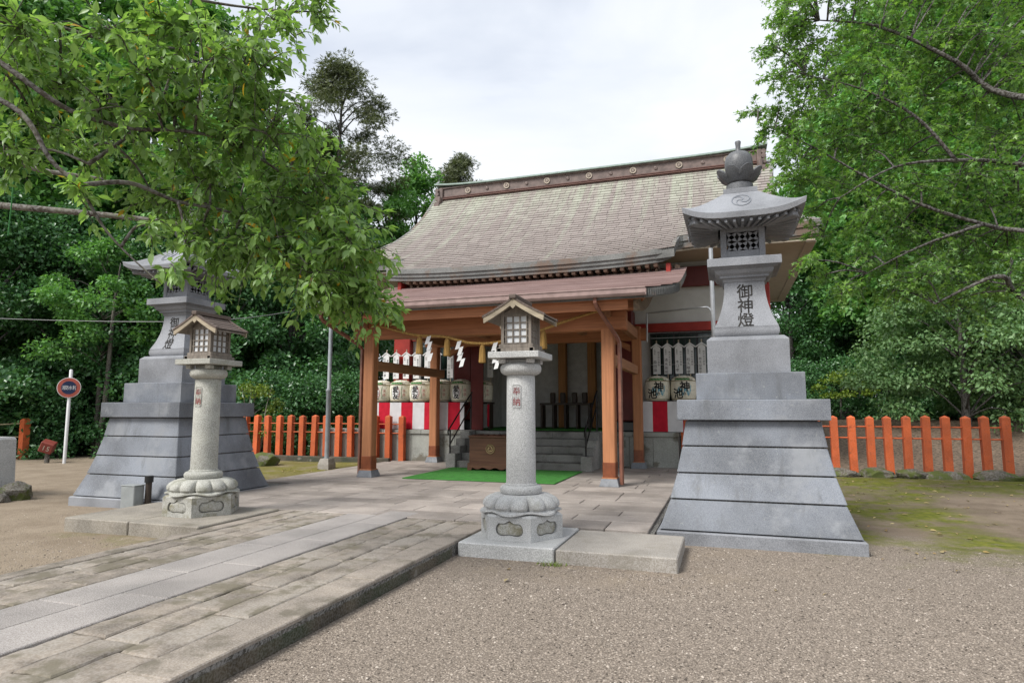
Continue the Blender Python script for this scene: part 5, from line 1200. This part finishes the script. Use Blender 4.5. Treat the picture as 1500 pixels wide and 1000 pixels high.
# ------------------------------------------------------------------ trees
def tree(name, label, loc, h, cr, z0, nclump, nleaf, lsize, lmat, seed, bark='bark_dark', tmpl='kite', group=None, trunk_r=0.2, flat=0.6, shape=0.6, clump=0.26, lean=(0, 0), stems=1, droop=0.2, limb=0.26, rise=0.35):
    rg = np.random.default_rng(seed); T = thing(name, (0, 0, 0), label, 'tree', group)
    C = []
    while len(C) < nclump:
        t = rg.random(); z = z0 + (h - z0) * t
        prof = cr * (math.sin(PI * min(1, (t * 0.92 + 0.08)) ** shape) ** 0.7); r = prof * math.sqrt(rg.uniform(0.12, 1.0)); a = rg.uniform(0, 2 * PI)
        C.append((r * math.cos(a) + lean[0] * t, r * math.sin(a) + lean[1] * t, z))
    C = np.array(C); tb_ = MB()
    for s_ in range(stems):
        bx, by = (0, 0) if stems == 1 else (math.cos(s_ * 2.4) * 0.35, math.sin(s_ * 2.4) * 0.35)
        tp = [(bx * 0.3, by * 0.3, -0.2), (bx, by, z0 * 0.5 + 0.1), (bx * 1.5 + lean[0] * 0.3 + rg.normal(0, .1), by * 1.5 + rg.normal(0, .1), z0 + (h - z0) * 0.35), (bx * 1.8 + lean[0] * 0.8, by * 1.8 + lean[1] * 0.8, z0 + (h - z0) * 0.8)]
        sc = smoothcurve(tp, 4); tb_.tube(sc, [trunk_r * (1.25 - 1.1 * i / (len(sc) - 1)) for i in range(len(sc))], 8)
    for c in C[:: max(1, nclump // 26)]:
        zb = max(z0 * 0.75, c[2] - rise * (h - z0) * rg.uniform(0.4, 1)); f = zb / h
        a = Vector((lean[0] * f * 0.6, lean[1] * f * 0.6, zb)); e_ = Vector(c); m_ = (a + e_) / 2 + Vector((0, 0, 0.15 * (e_ - a).length))
        sc = smoothcurve([a, m_, e_], 3); tb_.tube(sc, [trunk_r * limb * (1 - 0.85 * i / (len(sc) - 1)) for i in range(len(sc))], 5)
    tb_.build('trunk', bark, T, smooth='all')
    idx = rg.integers(0, nclump, nleaf); cs = clump * cr * rg.uniform(0.6, 1.3, nclump)
    off = rg.normal(0, 1, (nleaf, 3)); off /= np.linalg.norm(off, axis=1, keepdims=True); off *= (rg.random(nleaf) ** 0.45)[:, None]
    P = C[idx] + off * cs[idx][:, None] * np.array([1, 1, flat]); P[:, 2] -= droop * np.hypot(off[:, 0], off[:, 1]) * cs[idx]
    Nn = off * 0.6 + np.array([0, 0, 0.9]) + rg.normal(0, 0.55, (nleaf, 3)); D = off * np.array([1, 1, .3]) + rg.normal(0, .6, (nleaf, 3)) + np.array([0, 0, -droop])
    P[:, 2] = np.maximum(P[:, 2], 0.05)
    W, F = leaf_arrays(P, D, Nn, lsize * rg.uniform(0.65, 1.3, nleaf), tmpl)
    link('crown', arr_mesh('crown', W, F), lmat, T)
    T.location = loc; return T
def dup(o, loc, rz, sc, label=None):
    c = copy_tree(o); c.location = loc; c.rotation_euler.z = rz; c.scale = (sc, sc, sc * random.uniform(0.94, 1.06))
    if label: c['label'] = label
    return c
def spot(u, d):                                                      # ground point along a sight line, d metres ahead
    p = at(u, 600, d); return (p.x, p.y, gz(p.x, p.y) - 0.05)
def wood(proto, spots):
    for k, (u, d, rz, sc, lb) in enumerate(spots):
        if k == 0: proto.location = spot(u, d); proto.rotation_euler.z = rz; proto.scale = (sc, sc, sc); proto['label'] = lb
        else: dup(proto, spot(u, d), rz, sc, lb)
A = tree('evergreen_tree', '', (0, 0, 0), 9.5, 3.6, 0.8, 84, 30000, 0.165, 'leaf_dark', 1, group='evergreens in the wood', trunk_r=0.2, clump=0.27)
LW = 'dense dark evergreen tree deep in the wood left of the hall'; LE = 'dense dark evergreen tree beyond the orange fence right of the hall'
wood(A, [(95, 23, 0, 0.95, 'dense dark evergreen tree straight behind the round sign'), (-25, 21.5, 1.0, 0.95, 'dense dark evergreen tree behind the lone orange post'), (205, 24, 2.2, 0.95, 'dense dark evergreen tree behind the stepped pedestal on the sand'),
         (320, 25, 3.0, 1.0, 'dense dark evergreen tree behind the drooping pale shrub'), (420, 26, 4.0, 0.95, 'dense dark evergreen tree behind the orange fence and grey pole'), (505, 29, 5.0, 1.05, 'dense dark evergreen tree beside the red corner column of the hall'),
         (60, 31, 0.5, 1.5, LW), (240, 32, 2.0, 1.5, LW), (410, 34, 1.7, 1.4, LW), (545, 36, 0.9, 1.1, LW), (-110, 25, 2.7, 1.3, LW),
         (1165, 33, 1.4, 1.1, LE), (1245, 34, 0.2, 1.15, LE), (1345, 32, 2.9, 1.15, LE), (1445, 31, 3.6, 1.2, LE), (1190, 42, 4.4, 1.5, LE), (1545, 28, 5.0, 1.2, LE)])
Bt = tree('woodland_tree', '', (0, 0, 0), 19.5, 5.2, 4.0, 120, 40000, 0.25, 'leaf_mid', 2, group='tall trees of the wood', trunk_r=0.34, clump=0.22, flat=0.55)
LT = 'tall leafy woodland tree rising behind the evergreens left of the hall'; LR = 'tall leafy woodland tree beyond the orange fence right of the hall'
wood(Bt, [(25, 27, 0, 1.15, LT), (140, 30, 1.2, 1.25, LT), (260, 29, 2.6, 1.08, LT), (-90, 25, 0.4, 1.1, LT), (335, 36, 4.2, 1.12, LT), (405, 42, 3.2, 1.05, LT), (448, 35, 5.4, 0.95, LT), (1310, 38, 0.3, 1.1, LR), (1420, 36, 1.9, 1.15, LR), (1235, 44, 3.1, 1.0, LR), (1530, 33, 2.4, 1.1, LR), (1400, 27, 4.0, 1.08, LR), (1318, 31, 0.8, 1.12, LR), (1500, 25, 5.2, 1.05, LR)])
cf = tree('conifer_tree', 'tall sparse dark conifer over the wood against the open sky', (0, 0, 0), 21.5, 3.6, 10.5, 74, 17000, 0.26, 'leaf_conifer', 3, tmpl='needle', trunk_r=0.26, clump=0.24, flat=0.5, shape=0.8, limb=0.2, rise=0.14)
cf.location = spot(487, 34)
bt1 = tree('leafy_tree', 'bright leafy tree behind the end of the main roof ridge', (0, 0, 0), 18.0, 2.9, 8.0, 56, 13000, 0.25, 'leaf_mid', 5, group='trees behind the main roof', trunk_r=0.24, clump=0.26, limb=0.2, rise=0.2)
bt1.location = spot(606, 40)
c_ = tree('conifer_tree', 'ragged olive conifer showing above the ridge beside the bright leafy tree', (0, 0, 0), 19.0, 3.2, 9.0, 60, 13000, 0.27, 'leaf_conifer', 6, tmpl='needle', trunk_r=0.24, clump=0.24, shape=0.8, limb=0.2, rise=0.14)
c_.location = spot(672, 42)
dup(bt1, spot(572, 36), 2.0, 0.80, 'lower bright leafy tree behind the side eave of the main roof')
sg_ = tree('slender_tree', 'slender tree with brownish twin stems beside the stepped pedestal', (0, 0, 0), 7.5, 2.0, 3.4, 34, 12000, 0.13, 'leaf_mid', 8, bark='bark', trunk_r=0.10, stems=2, clump=0.30, limb=0.2, rise=0.2)
sg_.location = spot(142, 21.5)
sb_ = tree('drooping_shrub', 'pale leafy shrub drooping over the fence posts by the stepped pedestal', (0, 0, 0), 2.5, 0.85, 1.0, 14, 1300, 0.085, 'leaf_lime', 9, bark='bark_pale', trunk_r=0.03, stems=3, clump=0.35, droop=0.6)
sb_.location = spot(372, 19.3)
Sh = tree('shrub', '', (0, 0, 0), 2.6, 1.7, 0.15, 30, 9000, 0.115, 'leaf_dark', 12, group='shrubs at the edge of the wood', trunk_r=0.05, stems=3, clump=0.36)
LS = 'low dark shrub filling the edge of the wood left of the hall'; LSr = 'low dark shrub at the foot of the bank beyond the orange fence'
wood(Sh, [(u, d, k * 1.3, sc, LS) for k, (u, d, sc) in enumerate([(10, 22.5, 1.2), (75, 21.5, 1.0), (150, 23.5, 1.2), (230, 22, 1.2), (300, 22, 1.2), (385, 21.5, 1.1), (455, 21.5, 1.0), (515, 23, 1.1), (-60, 21, 1.2)])] + [(u, d, k * 1.1, sc, LSr) for k, (u, d, sc) in enumerate([(1165, 27.5, 1.0), (1235, 27.5, 1.0), (1300, 27.5, 1.1), (1370, 27, 1.1), (1450, 26, 1.2)])])
Gl = tree('glossy_tree', '', (0, 0, 0), 6.2, 3.3, 0.5, 84, 24000, 0.14, 'leaf_glossy', 15, trunk_r=0.16, clump=0.26, droop=0.5, flat=0.5, group='glossy leaved trees beyond the fence')
wood(Gl, [(1415, 21.0, 0, 1.0, 'spreading tree with pale glossy leaves hanging low right behind the orange fence'), (1520, 22.5, 2.0, 1.1, 'pale glossy leaved tree beside the one hanging low over the bank')])
lb_ = tree('lime_bush', 'yellow green bush glowing among dark shrubs beyond the fence', (0, 0, 0), 2.0, 1.25, 1.0, 16, 2200, 0.12, 'leaf_lime', 16, trunk_r=0.04, clump=0.34, flat=0.3)
lb_.location = spot(1232, 26.0)

# near trees: limbs with leafy sprays
def spray_tree(name, label, limbs, blobs, lmat, bark, lsize, tmpl, per, seed, extra=None, droop=0.5, twigr=0.006, drift=(0.3, 0, 0)):
    rg = np.random.default_rng(seed); T = thing(name, (0, 0, 0), label, 'tree'); tb_ = MB()
    allp = []
    for pts, r0, r1 in limbs:
        sc = smoothcurve([Vector(p) for p in pts], 5); n = len(sc); tb_.tube(sc, [r0 + (r1 - r0) * i / (n - 1) for i in range(n)], 7); allp += sc
    tw = MB(); P = []; D = []; Nn = []
    for c, r, ng in blobs:
        c = Vector(c); near = min(allp, key=lambda q: (q - c).length)
        if (near - c).length > 0.15: tb_.tube(smoothcurve([near, (near + c) / 2 + Vector((0, 0, 0.06)), c], 3), [twigr * 2.2, twigr * 2.0, twigr * 1.9, twigr * 1.8, twigr * 1.7, twigr * 1.5, twigr * 1.4][:7], 5)
        for k in range(ng):
            d = Vector(rg.normal(0, 1, 3)); d.z = d.z * 0.7 - droop * 0.5; d += Vector(drift); d.normalize(); L = r * rg.uniform(0.6, 1.25)
            e_ = c + d * L + Vector((0, 0, -droop * 0.3 * L)); s0 = c + Vector(rg.normal(0, 0.25, 3)) * r * 0.5; m_ = (s0 + e_) / 2 + Vector((0, 0, 0.12 * L)); sc = smoothcurve([s0, m_, e_], 4)
            tb_.tube(sc, [twigr * (1 - 0.75 * i / (len(sc) - 1)) for i in range(len(sc))], 4)
            for q in range(per):
                t = rg.random() ** 0.8 * (len(sc) - 1); i = int(t); p = sc[i].lerp(sc[min(i + 1, len(sc) - 1)], t - i)
                dd = (sc[min(i + 1, len(sc) - 1)] - sc[max(i - 1, 0)]).normalized(); side = Vector(rg.normal(0, 1, 3))
                P.append(p + side * 0.012); D.append(dd * 0.5 + side * 0.55 + Vector((0, 0, -droop))); Nn.append(Vector((0, 0, 1)) + Vector(rg.normal(0, 0.5, 3)))
    tb_.build('trunk', bark, T, smooth='all')
    P = np.array(P); W, F = leaf_arrays(P, np.array(D), np.array(Nn), lsize * rg.uniform(0.42, 1.35, len(P)), tmpl)
    link('crown', arr_mesh('crown', W, F), lmat, T); return T
rgc = random.Random(2)
base = [(-7.6, 2.2, -0.1), (-7.4, 2.3, 1.2), (-7.1, 2.5, 2.6)]
limbs = [
 ([*base, at(-260, 60, 5.0), at(-80, 50, 4.9)], 0.17, 0.04),
 ([at(-80, 50, 4.9), at(0, 92, 4.8), at(60, 135, 4.8), at(110, 165, 4.9), at(190, 188, 5.0), at(270, 192, 5.1), at(340, 210, 5.3), at(420, 260, 5.6), at(490, 330, 5.9), at(535, 400, 6.1)], 0.025, 0.006),
 ([at(-60, 120, 4.6), at(30, 165, 4.5), at(75, 235, 4.5), at(115, 272, 4.5), at(150, 330, 4.5), at(185, 370, 4.5), at(236, 416, 4.5)], 0.022, 0.004),
 ([at(115, 272, 4.5), at(190, 268, 4.8), at(260, 295, 5.1), at(340, 312, 5.4), at(420, 352, 5.7), at(500, 420, 6.0)], 0.020, 0.006),
 ([at(130, 240, 5.2), at(180, 205, 5.4), at(235, 150, 5.5), at(258, 75, 5.5), at(287, -20, 5.6)], 0.018, 0.010),
 ([at(-120, -60, 5.0), at(120, -40, 5.5), at(290, 0, 5.9), at(400, 15, 6.2), at(490, 18, 6.5)], 0.022, 0.005),
 ([at(-80, 50, 4.9), at(40, 30, 5.0), at(160, 60, 5.2), at(300, 80, 5.6), at(400, 130, 6.0)], 0.02, 0.006),
]
blobs = []
def bl(u, v, d, r=0.36, n=9): blobs.append((at(u + rgc.uniform(-10, 10), v + rgc.uniform(-10, 10), d + rgc.uniform(-0.35, 0.35)), r, n))
for u, v in [(20, 30), (80, 60), (20, 110), (150, 40), (90, 120), (220, 30), (210, 100), (160, 150), (290, 40), (300, 100), (260, 160), (350, 80), (380, 130), (340, 170), (60, 175), (30, 215), (400, 190), (330, 215)]: bl(u, v, 5.1, 0.36, 16)
for u, v in [(130, 215), (200, 225), (260, 225), (310, 260), (370, 230), (420, 240), (450, 290), (400, 300), (350, 290), (280, 290), (470, 340), (430, 345), (390, 350), (340, 345), (300, 340), (500, 380), (460, 390), (415, 395), (520, 420), (480, 430), (530, 455), (500, 310), (510, 350), (370, 385), (445, 425), (220, 280), (330, 380), (465, 270), (440, 215)]: bl(u, v, 5.6, 0.36, 15)
for u, v in [(540, 430), (545, 465), (535, 400), (520, 385), (490, 455)]: bl(u, v, 6.0, 0.24, 9)
for u, v in [(400, 20), (440, 10), (470, 25), (360, 25), (425, 50), (390, 70)]: bl(u, v, 6.4, 0.32, 7)
for u, v in [(110, 290), (250, 400), (215, 330), (270, 370)]: bl(u, v, 4.7, 0.2, 4)
cherry = spray_tree('cherry_tree', 'leafy cherry tree with a few yellow leaves reaching over the path', limbs, blobs, 'leaf_cherry', 'bark', 0.078, 'near', 20, 21, droop=0.4)
# lichen-covered limb of a further tree
spray_tree('old_tree', 'old tree whose lichen covered bare limb reaches out below the cherry leaves', [([(-13.6, 5.4, -0.1), (-13.4, 5.6, 2.2), (-13.0, 5.9, 4.2), (-12.6, 6.2, 7.5)], 0.28, 0.10), ([(-13.1, 5.8, 3.6), at(-60, 292, 8.4), at(0, 301, 8.3), at(100, 310, 8.3), at(200, 320, 8.4), at(290, 332, 8.6), at(370, 350, 8.8), at(430, 385, 9.0)], 0.055, 0.02), ([(-13.0, 5.9, 4.4), at(-40, 232, 8.6), at(60, 250, 8.6), at(150, 262, 8.8)], 0.07, 0.02)],
           [(at(u, v, 9.0), 0.5, 8) for u, v in [(430, 385), (390, 340), (330, 300), (300, 250), (250, 310), (360, 260)]], 'leaf_mid', 'bark', 0.09, 'near', 10, 22)
# maple at the right
limbs = [
 ([(6.6, 8.6, -0.1), (6.4, 8.8, 1.5), (6.0, 9.2, 3.0), (5.9, 9.4, 5.0), (5.6, 9.8, 8.0)], 0.22, 0.08),
 ([(6.0, 9.2, 3.3), at(1500, 338, 9.6), at(1440, 328, 9.7), at(1350, 300, 9.8), at(1270, 260, 9.9), at(1190, 215, 10.0), at(1110, 178, 10.1)], 0.042, 0.006),
 ([(6.0, 9.3, 3.9), at(1490, 240, 9.9), at(1400, 235, 9.6), at(1310, 245, 9.7), at(1230, 290, 9.8)], 0.045, 0.008),
 ([(5.9, 9.4, 5.0), at(1480, 140, 9.7), at(1400, 90, 9.9), at(1290, 40, 10.1), at(1200, 30, 10.3)], 0.06, 0.01),
 ([(6.2, 9.0, 2.6), at(1520, 440, 9.6), at(1470, 405, 9.6), at(1420, 420, 9.7), at(1370, 445, 9.9)], 0.06, 0.012),
 ([at(1400, 235, 9.6), at(1340, 170, 9.7), at(1260, 130, 9.9), at(1180, 110, 10.0)], 0.03, 0.006),
 ([at(1440, 328, 9.7), at(1350, 360, 9.8), at(1270, 400, 10.0)], 0.03, 0.006),
]
blobs = []
for u in range(1180, 1560, 44):
    for v in range(-40, 420, 38):
        if u < 1215 and v > 300: continue
        if v > 300 and u < 1240: continue
        bl(u, v, 10.2, 0.55, 13)
for u, v in [(1120, 170), (1150, 150), (1150, 190), (1160, 230), (1165, 265), (1170, 100), (1165, 60), (1175, 20), (1150, 110), (1200, 300), (1205, 340), (1195, 380), (1215, 410), (1240, 430), (1140, 30), (1160, 0), (1190, -20), (1135, 75), (1160, 130), (1120, 195), (1180, 70), (1190, 240)]: bl(u, v, 10.1, 0.34, 8)
for u, v in [(1300, 420), (1350, 430), (1400, 440), (1450, 400), (1500, 430), (1470, 360)]: bl(u, v, 10.4, 0.5, 10)
spray_tree('maple_tree', 'light green maple spreading from beside the yard over the fence', limbs, blobs, 'leaf_maple', 'bark_dark', 0.08, 'maple', 24, 31, droop=0.3, twigr=0.007, drift=(-0.4, 0, 0))
(MB().tube(smoothcurve([at(30, -40, 6.0), at(26, 120, 6.0), at(22, 240, 6.0), at(12, 345, 6.0)], 5), 0.006, 5).build('green_cord', 'barrel_green', cherry))
bpy.data.objects.remove(_to); bpy.data.curves.remove(_tc)
